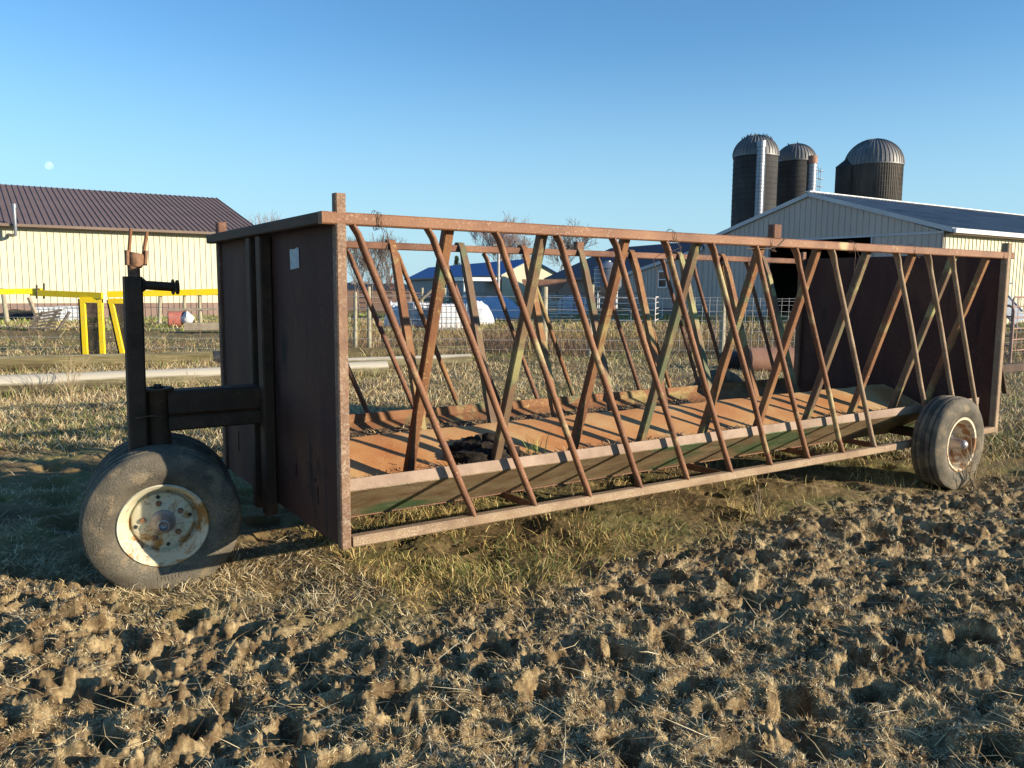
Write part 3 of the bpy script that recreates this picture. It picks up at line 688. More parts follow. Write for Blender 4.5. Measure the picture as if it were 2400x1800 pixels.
# spoiled hay lying in the troughs
def hay(name, label, pts, seed, m_=straw_m):
    n0 = 0; X = []; Y = []; Z = []
    for (x0, x1, y0, y1, z0, n, hz) in pts:
        x = rng.uniform(x0, x1, n); y = rng.uniform(y0, y1, n)
        z = z0 + hz*(.5+.5*fbm(x*5, y*7, seed, 3))*rng.uniform(.3, 1, n); X.append(x); Y.append(y); Z.append(z)
    X = np.concatenate(X); Y = np.concatenate(Y); Z = np.concatenate(Z); n = len(X)
    wx_ = ORG.x + UX.x*X + VY.x*Y; wy_ = ORG.y + UX.y*X + VY.y*Y
    zz = Z.copy(); col = np.where(rng.uniform(0, 1, n)[:, None] < .62, pick(PAL_BROWN*.62, n), pick(PAL_STRAW*.75, n))
    blades(name, wx_, wy_, rng.uniform(.015, .06, n), rng.uniform(.6, 1.6, n), rng.uniform(.004, .010, n), col, m_, label, 'hay', .6, 0, None, lambda a, b: zz)
def pile(name, label, x0, x1, y0, y1, z0, h, seed):
    """lumpy bed of old feed"""
    nx_, ny_ = int((x1-x0)/.02)+2, 16; v = []
    for i in range(nx_):
        for j in range(ny_):
            x = x0+(x1-x0)*i/(nx_-1); y = y0+(y1-y0)*j/(ny_-1)
            e = min(1, j/3, (ny_-1-j)/3)*min(1, i/4, (nx_-1-i)/4)
            z = z0 + e*h*(.45+.55*float(fbm(np.array([x*3.]), np.array([y*5.]), seed, 3)[0]) + .25*float(fbm(np.array([x*22.]), np.array([y*22.]), seed+9, 2)[0]))
            if y < .5: z = max(z, .600-(y-.052)*.69)
            if y > 1.6: z = max(z, .372+(y-1.68)*.63+.012)
            p = L2W((x, y, z)); v.append(tuple(p))
    mb = MB(); mb.v = v; mb.f = [(i*ny_+j, (i+1)*ny_+j, (i+1)*ny_+j+1, i*ny_+j+1) for i in range(nx_-1) for j in range(ny_-1)]
    o = mb.build(name, feed_m, None, 60); tag(o, label, 'feed', kind='stuff'); return o
feed_m = mat('rotten_feed', [(.35, (.035, .024, .016)), (.5, (.10, .068, .042)), (.65, (.24, .17, .10))], 45, 8, .9, 0, .8, 90)
pile('rotten_feed', 'dark crumbled feed left in the near trough', .05, 5.85, .20, .66, .425, .12, 5)
pile('rotten_feed', 'dark crumbled feed left in the far trough', .05, 4.2, 1.42, 1.90, .425, .13, 15)
hay('old_hay', 'bits of old straw scattered over the feed in the troughs', [(.05, 5.8, .2, .62, .46, 5200, .12), (.05, 4.3, 1.45, 1.9, .46, 4200, .14), (.1, 5.5, .62, 1.0, .50, 0, .0)], 5)
def clump():
    v = []; c0 = (1.20, .70, .47)
    n1, n2 = 36, 22
    mb = MB()
    for i in range(n2+1):
        ph = PI/2*i/n2
        for j in range(n1):
            a = 2*PI*j/n1; nn = float(fbm(np.array([COS(a)*2+i*.3]), np.array([SIN(a)*2+i*.2]), 7, 3)[0])
            r = 1+.30*nn
            mb.v.append(tuple(L2W((c0[0]+.27*r*COS(a)*COS(ph), c0[1]+.20*r*SIN(a)*COS(ph), c0[2]+.17*SIN(ph)*(1+.3*nn)))))
    mb.f = [(i*n1+j, i*n1+(j+1) % n1, (i+1)*n1+(j+1) % n1, (i+1)*n1+j) for i in range(n2) for j in range(n1)]
    o = mb.build('manure_clump', mat('shaded_black_muck', [(.4, (.012, .009, .007)), (.7, (.05, .038, .025))], 30, 6, .95, 0, .8, 80), None, 70)  # rotten hay coloured near black, with the mound's deep shading painted in
    tag(o, 'mound of rotten hay, its shading painted in as black, lying on the ridge plate in the feeder', 'hay clump')
clump()
nn_ = 16; xs_ = rng.uniform(1.38, 1.52, nn_); ys_ = rng.uniform(.45, .56, nn_)
blades('trough_grass', ORG.x+UX.x*xs_+VY.x*ys_, ORG.y+UX.y*xs_+VY.y*ys_, rng.uniform(.06, .18, nn_), rng.uniform(.1, .8, nn_), rng.uniform(.004, .006, nn_),
       pick(PAL_GREEN*1.6, nn_), grass_m, 'green grass sprouting in the near trough', 'grass', .6, 0, None, lambda a, b: np.full(len(a), .54))

# ------------------------------------------------------------ poles on the ground
def pole(a, b, r0, r1, m_, label, group=None, sleeve=None):
    a = Vector(a); b = Vector(b); d = (b-a); L = d.length; rz = math.atan2(d.y, d.x)
    root = empty('wooden_pole', label, 'pole', (a.x, a.y, 0), rz, group)
    pts = []; rs = []
    for i in range(25):
        t = i/24; pts.append((L*t, .01*SIN(i), a.z+(b.z-a.z)*t)); rs.append((r0+(r1-r0)*t)*(1+.012*SIN(i*1.7)))
    MB().tube(pts, rs, 28).build('shaft', m_, root, 50)
    if sleeve:
        t0, t1 = sleeve; s_ = MB(); q = [(L*t0, 0, a.z+(b.z-a.z)*t0), (L*t1, 0, a.z+(b.z-a.z)*t1)]
        s_.tube(q, [(r0+(r1-r0)*t0)+.006, (r0+(r1-r0)*t1)+.006], 28).build('sleeve', tar_m, root, 50)
    return root
pole((-14.6, 11.45, .165), (-1.02, 19.1, .11), .165, .115, log_m, 'long treated pole lying farthest from the camera, with a black sleeve', 'poles lying on the grass', (.635, .71))
pole((-12.0, 8.4, .16), (-2.2, 14.2, .14), .165, .145, log_w, 'bleached pole lying nearest to the camera', 'poles lying on the grass')
pole((-3.6, 14.95, .12), (-.86, 16.55, .115), .125, .115, log_w, 'short bleached pole end lying between the two longer poles', 'poles lying on the grass')

# ------------------------------------------------------------ yellow gates
def yellow_frame(depth, pxl, pxr, ptop, ptopr, lean, label, beam):
    pl_ = at(pxl, ptop, depth); pr_ = at(pxr, ptop, depth)
    root = empty('yellow_panel_frame', label, 'gate frame', (pl_.x, depth, 0), 0, 'yellow painted frames')
    w = pr_.x-pl_.x; H = pl_.z; b = .095; sh = lean
    f = MB()
    f.bar((b/2+sh, 0, -.02), (b/2, 0, H-.02), b, .06, (0, 1, 0), .05); f.bar((w-b/2+sh, 0, -.02), (w-b/2, 0, H-.02), b, .06, (0, 1, 0), .05)
    f.bar((0, -.002, H-.05), (w, -.002, H-.05), .058, .11, (0, 0, 1), .05); f.bar((b+sh, 0, .05), (w-b+sh, 0, .05), .05, .08)
    f.build('frame', yel, root)
    g = MB(); zz = .1
    while zz < H-.12:
        s0 = sh*(1-zz/H); g.box((b+s0, .018, zz), (w-b+s0, .026, zz+.014)); zz += .024
    xx = b
    while xx < w-b:
        g.bar((xx+sh, .034, .08), (xx, .034, H-.1), .013, .006, (0, 1, 0), 0); xx += .024
    g.build('mesh_panel', mesh_m, root)
    s = MB(); s.bar((-.04+sh, .05, 0), (-.04, .05, H-.03), .05, .05, (0, 1, 0)); s.build('back_stile', mesh_m, root)
    for (a, bb, th) in beam:
        A = at(*a); B = at(*bb); o = Vector((pl_.x, depth, 0))
        MB().bar(A-o, B-o, .05, th, (0, 0, 1), .05).build('beam', yel, root)
    return root
r1_ = yellow_frame(16.3, 188, 240, 697, 240, 0.0, 'upright yellow frame filled with black mesh, nearer the left edge, with a long yellow beam',
             [((240, 693, 16.25), (72, 686, 16.6), .12), ((102, 682, 16.65), (-180, 687, 16.0), .11)])
o_ = Vector(r1_.location)
for q in (86, 103):
    A = at(q, 664 if q > 90 else 668, 16.55)-o_; B = at(q, 700, 16.55)-o_
    MB().bar(A, B, .03, .03, (0, 1, 0)).build('hinge_pin', mesh_m, r1_)
yellow_frame(17.7, 254, 306, 700, 300, .22, 'leaning yellow frame filled with black mesh, behind the feeder mast',
             [((252, 690, 17.65), (620, 681, 18.0), .13)])

# ------------------------------------------------------------ wire fence
def fence():
    root = empty('wire_fence', 'woven wire stock fence on round wooden posts behind the feeder', 'fence', (0, 18.6, 0))
    def fy(x): return .10*x/3 
    for px, top, w, ln in ((-40, 690, .06, .0), (835, 684, .045, .02), (866, 672, .05, .0), (1277, 672, .075, .0), (1388, 667, .06, .03), (1684, 680, .075, -.02), (2030, 690, .07, 0), (2420, 690, .07, 0)):
        d = 18.6 if px < 1600 else 19.2
        p = at(px, top, d); y = fy(p.x)
        MB().tube([(p.x-ln, y, -.1), (p.x, y, p.z-.02), (p.x, y, p.z)], [w, w*.93, w*.8], 12).build('post', post_m, root, 50)
    x0, x1 = -14.5, 14.0
    for z in (1.36, 1.07, .85, .62, .40, .17):
        m_ = MB(); pts = []; n = 60
        for i in range(n+1):
            x = x0+(x1-x0)*i/n; pts.append((x, fy(x)-.08, z+.012*SIN(i*1.3+z*9)))
        m_.tube(pts, .0042, 4, False); m_.build('line_wire', fence_wire_m, root)
    m_ = MB(); x = 3.8
    while x < 8.5:
        m_.tube([(x, fy(x)-.085, .15), (x+.01, fy(x)-.085, 1.38)], .0032, 4, False); x += .165
    for z in (1.30, 1.21, .96): m_.tube([(3.6, fy(3.6)-.088, z), (8.6, fy(8.6)-.088, z)], .0032, 4, False)
    m_.build('woven_mesh', fence_wire_m, root)
fence()

# ------------------------------------------------------------ buildings
def ribs(mb, org, u, n, L, z0, ztop, sp=.27, w=.035, t=.03, off=.0):
    """vertical ribs on a wall: org point at left foot, u along, n outward; ztop may be a function"""
    s = off
    while s < L:
        z1 = ztop(s) if callable(ztop) else ztop
        zz0 = z0(s) if callable(z0) else z0
        if z1 > zz0+.05:
            a = Vector(org)+Vector(u)*s
            p = [a+Vector(u)*(-w/2), a+Vector(u)*(w/2), a+Vector(u)*(w/2)+Vector(n)*t, a+Vector(u)*(-w/2)+Vector(n)*t]
            mb.loft([[q+Vector((0, 0, zz0)) for q in p], [q+Vector((0, 0, z1)) for q in p]])
        s += sp
def roof_ribs(mb, a, b, up, n, sp=.27, w=.04, t=.035):
    """ribs running up the slope from eave line a-b; up = vector eave to ridge"""
    a = Vector(a); b = Vector(b); L = (b-a).length; u = (b-a)/L; s = .0; up = Vector(up); n = Vector(n)
    while s < L:
        p = a+u*s; q = [p-u*w/2, p+u*w/2, p+u*w/2+n*t, p-u*w/2+n*t]
        mb.loft([q, [r+up for r in q]]); s += sp

# left barn (local: X along the eave, origin at its right front corner, Y to the back)
lb = empty('cream_barn', 'cream metal sided barn with brown ribbed roof on the left', 'barn', (-13.438, 43.7, 0), TH)
LB = 38.0; DP = 18.6; ZE = 4.25; ZR = 6.83
w = MB(); w.box((-LB, 0, .72), (0, .12, ZE)); ribs(w, (-LB, 0, 0), (1, 0, 0), (0, -1, 0), LB, .74, ZE-.02); w.build('wall', cream_w, lb)
w = MB(); w.box((-LB, -.012, -.6), (0, .10, .718)); ribs(w, (-LB, -.012, 0), (1, 0, 0), (0, -1, 0), LB, -.5, .70); w.build('wainscot', brown_w, lb)
w = MB(); w.prism([(0, .13, -.5), (0, DP, -.5), (0, DP, ZE), (0, DP/2, ZR-.15), (0, .13, ZE)], (-.1, 0, 0)); w.build('end_wall', cream_w, lb)
w = MB(); w.prism([(-LB, .13, -.5), (-LB, DP, -.5), (-LB, DP, ZE), (-LB, DP/2, ZR-.15), (-LB, .13, ZE)], (.1, 0, 0)); w.build('end_wall', cream_w, lb)
sl = math.atan2(ZR-ZE, DP/2); nrm = (0, -SIN(sl), COS(sl)); ez = ZE+.03
w = MB(); up = Vector((0, DP/2+.45, (DP/2+.45)*math.tan(sl)))
e0 = Vector((-LB-.3, -.45, ez-.02)); e1 = Vector((.35, -.45, ez-.02))
w.prism([e0, e1, e1+up, e0+up], Vector((0, 0, -.06))); roof_ribs(w, e0, e1, up, nrm)
w.build('roof', brown_r, lb)
w = MB(); b0 = Vector((-LB-.3, DP+.45, ez-.02)); b1 = Vector((.35, DP+.45, ez-.02)); up2 = Vector((0, -(DP/2+.45), up.z))
w.prism([b0, b1, b1+up2, b0+up2], Vector((0, 0, -.06))); w.build('roof', brown_r, lb)
MB().box((-LB-.3, -.58, ez-.13), (.35, -.46, ez-.01)).build('gutter', trim_br, lb)
w = MB(); w.box((-LB-.3, -.45, ez-.15), (.35, -.012, ez-.12)); w.build('soffit', trim_br, lb)
w = MB(); r_ = e1+Vector((.01, 0, -.03)); w.prism([r_, r_+up, r_+up+Vector((0, 0, -.2)), r_+Vector((0, 0, -.2))], (.05, 0, 0)); w.build('rake_trim', trim_br, lb)
# vent pipe
vx = -10.95
MB().tube([(vx-.25, -.02, 2.95+.85), (vx-.1, -.30, 3.75), (vx, -.72, 3.78), (vx, -.74, 3.95), (vx, -.74, 4.95)], .075, 12).build('vent_pipe', silver_m, lb, 50)
MB().tube([(vx, -.74, 4.95), (vx, -.74, 5.12)], .10, 12).build('vent_cap', silver_m, lb, 50)

# right barn (local: X into the distance along the eave, Y along the gable to the left, origin at the near corner)
RB = Vector((15.643, 30.2, 0))
rb = empty('pale_gabled_barn', 'pale gabled barn with blue grey roof, dark doorway and a lean to', 'barn', RB, TH)
ZE2, ZR2, HG, LR = 3.90, 5.61, 5.86, 34.0
def ztop(s): return ZE2+(ZR2-ZE2)*(1-abs(s-HG)/HG) if s <= 2*HG else 3.62-(s-2*HG)*.215
def gpoly(y0, y1, z0, ztf):
    ys_ = sorted({y0, y1} | {v for v in (HG, 2*HG) if y0 < v < y1})
    return [(0, y, z0) for y in (y0, y1)] + [(0, y, ztf(y)) for y in ys_[::-1]]
DT = 3.70; SL = 17.0
w = MB()
w.prism(gpoly(0, 2.87, .25, lambda s: DT if s > .05 else DT), (.1, 0, 0))
w.prism(gpoly(7.8, 11.64, .25, lambda s: DT), (.1, 0, 0))
w.prism([(0, 0, DT), (0, 11.64, DT), (0, HG, ZR2-.02)], (.1, 0, 0))
for (a, b, z0, zt) in ((0, 2.87, .3, lambda s: DT), (7.8, 11.6, .3, lambda s: DT), (0.03, 11.6, DT, lambda s: ztop(s)-.05)):
    ribs(w, (0, a, 0), (0, 1, 0), (-1, 0, 0), b-a, z0, (lambda s, a=a, zt=zt: zt(s+a)), .27, .03, .022, .03)
w.build('gable_wall', cream_shade_w, rb)
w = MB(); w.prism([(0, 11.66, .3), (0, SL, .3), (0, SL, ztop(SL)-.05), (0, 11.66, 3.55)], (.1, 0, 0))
ribs(w, (0, 11.66, 0), (0, 1, 0), (-1, 0, 0), SL-11.7, .3, lambda s: ztop(s+11.66)-.06, .27, .03, .022, .1); w.build('lean_to_wall', cream_shade_w, rb)
MB().box((-.04, 0, DT-.05), (-.028, 11.64, DT+.03)).build('door_track', greyt, rb)
w = MB(); w.box((-.05, 2.80, .2), (-.026, 2.87, DT-.06)); w.box((-.05, 7.8, .2), (-.026, 7.87, DT-.06)); w.build('door_jamb', greyt, rb)
w = MB(); w.box((0, 0, .1), (LR, .1, ZE2)); ribs(w, (0, 0, 0), (1, 0, 0), (0, -1, 0), LR, .1, ZE2-.02, .27, .035, .025, .13); w.build('side_wall', cream_w, rb)
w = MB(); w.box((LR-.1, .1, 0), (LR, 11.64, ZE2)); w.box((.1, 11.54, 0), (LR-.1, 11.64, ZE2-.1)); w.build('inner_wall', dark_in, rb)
w = MB(); w.box((-.05, 11.66, .05), (.0, SL, .62)); w.build('base_wall', found_m, rb)
s2 = math.atan2(ZR2-ZE2, HG)
for k, (y0, sg) in enumerate(((-.35, 1), (11.99, -1))):
    w = MB(); r0_ = HG+.35; a = Vector((-.06, y0, ZE2-.35*math.tan(s2)+.03)); b = Vector((LR, y0, a.z)); up = Vector((0, sg*r0_, r0_*math.tan(s2)))
    if k == 1: up = Vector((0, -r0_, r0_*math.tan(s2)))
    w.prism([a, b, b+up, a+up], Vector((0, 0, -.05)))
    if k == 0: roof_ribs(w, a, b, up, (0, -SIN(s2), COS(s2)), .27, .03, .02)
    w.build('roof', grey_r, rb)
    w = MB(); q = a+Vector((-.03, 0, .0)); w.prism([q, q+up, q+up+Vector((0, 0, -.17)), q+Vector((0, 0, -.17))], (-.025, 0, 0)); w.build('rake_trim', greyt, rb)
MB().box((-.09, HG-.12, ZR2+.04), (LR, HG+.12, ZR2+.075)).build('ridge_cap', white_t, rb)
w = MB(); g = [(-.46, ZE2-.25), (-.355, ZE2-.25), (-.355, ZE2-.10), (-.48, ZE2-.10)]
w.loft([[(-.06, y, z) for y, z in g], [(LR, y, z) for y, z in g]]); w.build('gutter', white_t, rb)
MB().box((0, -.35, ZE2-.29), (LR, -.045, ZE2-.25)).build('soffit', trim_br, rb)
# lean-to roof
a = Vector((-.06, 11.66, 3.57)); b = Vector((LR*.6, 11.66, 3.57)); up = Vector((0, SL-11.66+.3, -(SL-11.66+.3)*.215))
w = MB(); w.prism([a, b, b+up, a+up], Vector((0, 0, .05))); w.build('lean_to_roof', grey_r, rb)
w = MB(); q = a+Vector((-.03, 0, .04)); w.prism([q, q+up, q+up+Vector((0, 0, -.17)), q+Vector((0, 0, -.17))], (-.025, 0, 0)); w.build('rake_trim', greyt, rb)
w = MB(); w.box((0, SL-.1, .1), (LR*.6, SL, ztop(SL)-.06)); w.build('side_wall', cream_shade_w, rb)
wf = MB()
for (y0, y1, z0, z1) in ((14.06, 14.12, 1.62, 2.50), (14.65, 14.71, 1.62, 2.50), (14.12, 14.65, 2.43, 2.50), (14.12, 14.65, 1.62, 1.69), (14.12, 14.65, 2.03, 2.08)):
    wf.box((-.05, y0, z0), (-.002, y1, z1))
wf_o = wf.build('window', white_t, rb); MB().box((-.03, 14.12, 1.69), (-.012, 14.65, 2.43)).build('pane', glass_m, wf_o)

# blue roofed building far behind
ang_b = math.atan2(-.94, .342)
bb = empty('blue_roofed_barn', 'blue roofed barn, its long side painted in shade grey, far behind the middle of the feeder', 'barn', (-1.33, 95, 0), ang_b)
# local: X toward the camera along the long side (corner at x=0), -X away; Y = to the right of it
Lb, Wb, zb_, zr_ = 47.9, 7.3, 3.15, 4.95
w = MB(); w.box((-Lb, 0, 0), (0, .1, zb_)); w.build('side_wall', shade_w, bb)
w = MB(); w.prism([(0, 0, 0), (0, Wb, 0), (0, Wb, zb_), (0, Wb/2, zr_-.06), (0, 0, zb_)], (-.1, 0, 0)); w.build('gable_wall', cream_w, bb)
sb = math.atan2(zr_-zb_, Wb/2)
for k in (0, 1):
    y0 = -.5 if k == 0 else Wb+.5; sg = 1 if k == 0 else -1; r0_ = Wb/2+.5
    a = Vector((-Lb-.4, y0, zb_-.5*math.tan(sb)+.06)); b = Vector((.4, y0, a.z)); up = Vector((0, sg*r0_, r0_*math.tan(sb)))
    MB().prism([a, b, b+up, a+up], Vector((0, 0, -.08))).build('roof', blue_r, bb)
MB().box((-Lb-.4, -.62, zb_-.36), (.4, -.5, zb_-.12)).build('gutter', trim_br, bb)
MB().box((-24, -.05, 0), (-20, -.002, 2.5)).build('door', dark_in, bb)
pw = MB(); pw.box((-6, -5, 2.35), (1.5, -.6, 2.75)); pw.box((1.2, -4.9, 0), (1.5, -4.6, 2.35)); pw.box((-6, -4.9, 0), (-5.7, -4.6, 2.35)); pw.build('porch', white_t, bb)
# dark brown roofed building
e_d = Vector((.407, -.914, 0)); ang_d = math.atan2(e_d.y, e_d.x)
R1 = Vector((10.7, 91, 0))
db = empty('brown_roofed_barn', 'dark brown roofed barn between the blue roof and the pale barn', 'barn', R1, ang_d)
# local X along ridge towards camera, local Y to the right; left slope towards -Y
Wd, Ld, zrd, zed = 7.7, 34.0, 6.0, 2.72
w = MB(); a = Vector((0, -Wd-.4, zed-.1)); b = Vector((Ld, -Wd-.4, zed-.1)); up = Vector((0, Wd+.4, zrd-zed+.1))
w.prism([a, b, b+up, a+up], Vector((0, 0, -.1))); w.build('roof', red_br, db)
w = MB(); a = Vector((0, Wd+.4, zed-.1)); b = Vector((Ld, Wd+.4, zed-.1)); up = Vector((0, -Wd-.4, zrd-zed+.1)); w.prism([a, b, b+up, a+up], Vector((0, 0, -.1))); w.build('roof', red_br, db)
MB().box((.3, -Wd, 0), (Ld-.3, -Wd+.1, zed-.15)).build('wall', brown_w, db)
MB().box((.3, -Wd-.55, zed-.3), (Ld, -Wd-.41, zed-.1)).build('gutter', trim_br, db)
w = MB(); w.prism([(.3, -Wd+.1, 0), (.3, Wd, 0), (.3, Wd, zed-.2), (.3, 0, zrd-.25), (.3, -Wd+.1, zed-.2)], (.1, 0, 0)); w.prism([(Ld-.4, -Wd+.1, 0), (Ld-.4, Wd, 0), (Ld-.4, Wd, zed-.2), (Ld-.4, 0, zrd-.25), (Ld-.4, -Wd+.1, zed-.2)], (.1, 0, 0)); w.build('end_wall', brown_w, db)
MB().tube([(26, -2.0, 5.0), (26, -2.0, 7.2)], .05, 8).build('roof_pipe', silver_m, db)

# ------------------------------------------------------------ silos
def silo(pxa, pxb, depth, ytop, yapex, label, m_, ribsn, chute=None, name='silo'):
    a1 = math.atan((pxa-1200)/FPX); a2 = math.atan((pxb-1200)/FPX); px = 1200+FPX*math.tan((a1+a2)/2)
    c = at(px, ytop, depth); R = depth/COS((a1+a2)/2)*SIN((a2-a1)/2); zt = at(px, ytop, depth).z; za = at(px, yapex, depth).z
    root = empty(name, label, 'silo', (c.x, depth, 0), 0, 'tall farm silos')
    prof = []; z = 0
    while z < zt-.02:
        prof += [(R, z), (R, min(z+.52, zt)), (R+.035, min(z+.53, zt)), (R+.035, min(z+.58, zt))]; z += .6
    prof.append((R, zt)); MB().lathe(prof, (0, 0, 0), 'Z', 72).build('stave_wall', m_, root, 30)
    if m_ is silo_l:
        b_ = MB()
        for k in range(72):
            a = 2*PI*k/72; b_.bar((R*COS(a), R*SIN(a), 0), (R*COS(a), R*SIN(a), zt-.1), .10, .10, (COS(a), SIN(a), 0), 0)
        b_.build('stave_rib', m_, root)['kind'] = 'stuff'
    hd = za-zt; Rd = R*1.03
    dp = [(Rd*COS(t), zt+hd*SIN(t)) for t in [PI/2*i/14 for i in range(15)]]
    d_ = MB(); d_.lathe([(R*.98, zt-.15), (Rd+.02, zt-.15)]+dp, (0, 0, 0), 'Z', 64)
    for k in range(ribsn):
        a = 2*PI*k/ribsn
        pts = [((r+.02)*COS(a), (r+.02)*SIN(a), h) for r, h in dp[:-1]]
        d_.tube(pts, .045, 4)
    d_.build('dome', dome_m, root, 30)
    return root, R, zt, za
s1, R1s, z1s, za1 = silo(1720, 1823, 98, 366, 317, 'tallest dark silo, left of the three, with birds on its dome', silo_m, 36)
s2_, R2s, z2s, za2 = silo(1820, 1911, 101, 378, 337, 'middle dark silo with a ladder cage on its right side', silo_m, 36)
s3, R3s, z3s, za3 = silo(1981, 2116, 106, 388, 326, 'widest silo standing apart on the right, with a side chute', silo_l, 44)
def chute_on(root, R, px, c_px, wpx, depth, ztop_, top_mat=None, hz=0):
    cx_ = at(px, 420, depth).x - root.location.x; rr = wpx/2/FPX*depth; cy_ = -math.sqrt(max(R*R-cx_*cx_, .1))
    prof = []; z = 0
    while z < ztop_: prof += [(rr, z), (rr, z+.35), (rr+.03, z+.38), (rr, z+.41)]; z += .41
    ch = MB().lathe(prof, (cx_, cy_, 0), 'Z', 24); ch.build('chute', silver_m, root, 40)
    if hz:
        MB().lathe([(0, z), (rr+.04, z), (rr+.04, z+hz), (0, z+hz+.05)], (cx_, cy_, 0), 'Z', 20).build('chute_cap', top_mat, root, 40)
chute_on(s1, R1s, 1766, -.6, 19, 98, z1s+.4, silver_m, .7)
chute_on(s2_, R2s, 1889, 0, 21, 101, z2s-.6, tank_m, .9)
w = MB(); cl = at(1971, 400, 106).x - s3.location.x
w.lathe([(1.35, 0), (1.35, z3s-.3), (1.38, z3s-.2), (.05, z3s+.9), (0, z3s+.9)], (cl+.75, 0, 0), 'Z', 24); w.build('side_chute', silo_m, s3, 40)
w = MB(); lx_ = R2s+.25
for dx in (0, .45):
    w.tube([(lx_+dx*.9, -.8+dx, 2), (lx_+dx*.9, -.8+dx, z2s-.8)], .035, 5)
z = 4.
while z < z2s-.8:
    w.lathe([(.40, z), (.44, z), (.44, z+.05), (.40, z+.05)], (lx_+.25, -.55, 0), 'Z', 12, closed=True); z += .9
w.build('ladder_cage', cage_m, s2_)
w = MB(); w.tube([(R1s*COS(-1.42)+0, R1s*SIN(-1.42)-.12, 2), (R1s*COS(-1.42), R1s*SIN(-1.42)-.12, z1s)], .04, 5); w.build('pipe', silver_m, s1)
# pigeons on the dome
bm_ = MB()
bm_.tube([(-.26, 0, .08), (-.12, 0, .12), (0, 0, .17), (.10, 0, .24), (.13, 0, .31), (.17, 0, .35), (.20, 0, .33)], [(.02, .01), (.05, .035), (.085, .08), (.06, .06), (.035, .035), (.038, .038), (.01, .01)], 10)
bird = None; bgrp = 'dark birds perched on the silo domes'
hd1 = za1-z1s
for k in range(15):
    t = PI*(.24+.50*k/14)+rnd.uniform(-.02, .02); yy = rnd.uniform(-1.2, .4)
    x = R1s*COS(t)*.98; q = max(0, 1-(x*x+yy*yy)/(R1s*1.03)**2); z = z1s+hd1*math.sqrt(q)
    lab = 'small dark bird perched on top of the tallest silo dome'
    if bird is None:
        bird = bm_.build('bird', bird_m, None, 60); tag(bird, lab, 'bird', bgrp); b_ = bird
    else: b_ = dup(bird)
    b_.location = (s1.location.x+x, s1.location.y+yy, z-.03); b_.rotation_euler = (0, 0, rnd.uniform(0, 6)); b_.scale = (.85,)*3
for k, t in enumerate((1.53, 2.02)):
    x = R2s*COS(t); z = z2s+(za2-z2s)*math.sqrt(max(0, 1-(x/(R2s*1.03))**2))
    b_ = dup(bird, None, (s2_.location.x+x, s2_.location.y, z-.02), 1.+k, 'small dark bird perched on the middle silo dome'); b_['group'] = 'birds on the middle silo'

# ------------------------------------------------------------ trees
def tree(px, depth, ytop, label, seed, m_tw=bark, spread=1., levels=5, fork=1, trunkr=None, up=.25):
    r_ = random.Random(seed); base = Vector((gx(px, depth), depth, 0)); H = at(px, ytop, depth).z
    root = empty('bare_tree', label, 'tree', base, 0, 'leafless trees on the skyline')
    T = MB(); Cw = MB(); rmin = .5*depth/820*.26
    def grow(p, d, L, r, lv):
        n = 3; pts = [p]; rs = [r]; q = p.copy(); dd = d.copy()
        for i in range(n):
            dd = (dd + Vector((r_.gauss(0, .13), r_.gauss(0, .13), r_.gauss(0.02, .08)+up*.15))).normalized()
            q = q + dd*L/n; pts.append(q.copy()); rs.append(max(r*(1-.45*(i+1)/n), rmin))
        (T if lv >= levels-1 else Cw).tube(pts, rs, 6 if lv >= levels-1 else 3, False)
        if lv == 0: return
        k = 3 if lv > 1 else 4
        for i in range(k + (1 if r_.random() < .5 else 0)):
            j = r_.choice([1, 2, 3, 3]); a = r_.uniform(0, 2*PI); sp = r_.uniform(.35, .95)*spread
            s = dd.cross(Vector((COS(a), SIN(a), .2)))
            if s.length < .01: continue
            nd = (dd*COS(sp) + s.normalized()*SIN(sp)); nd.z += up*1.3; nd.normalize()
            grow(pts[j], nd, L*r_.uniform(.62, .88), max(rs[j]*.62, rmin), lv-1)
    for f in range(fork):
        a = r_.uniform(0, 6.28); d0 = Vector((COS(a)*.12*(fork > 1), SIN(a)*.12*(fork > 1), 1)).normalized()
        grow(Vector((r_.uniform(-.4, .4)*(fork > 1), 0, 0)), d0, H*.34, (trunkr or H*.02), levels)
    # scale to the height seen
    zm = max(v[2] for v in Cw.v); k = H/zm
    for B in (T, Cw): B.v = [(x*k, y*k, z*k) for x, y, z in B.v]
    T.build('trunk', bark, root, 60); Cw.build('crown', m_tw, root)
tree(842, 48, 540, 'bare tree just right of the feeder corner, left of its clump', 3, bark, .9, 5, 1, .07)
tree(872, 50, 533, 'bare tree in the middle of the clump right of the feeder corner', 4, bark, .9, 5, 1, .08)
tree(905, 52, 552, 'bare tree on the right of the clump beside the feeder corner', 5, bark, .9, 5, 1, .07)
tree(612, 105, 489, 'bare tree rising behind the right end of the cream barn', 6, bark_p, 1.0, 5, 2)
tree(1165, 150, 492, 'tall pinkish bare tree behind the blue roof', 8, bark_p, .9, 6, 1)
tree(1305, 128, 502, 'broad bare tree right of the blue roof', 9, bark, 1.05, 6, 1)
tree(1225, 160, 535, 'low grey bare tree between the two tall ones behind the blue roof', 10, bark, 1.0, 4, 2)
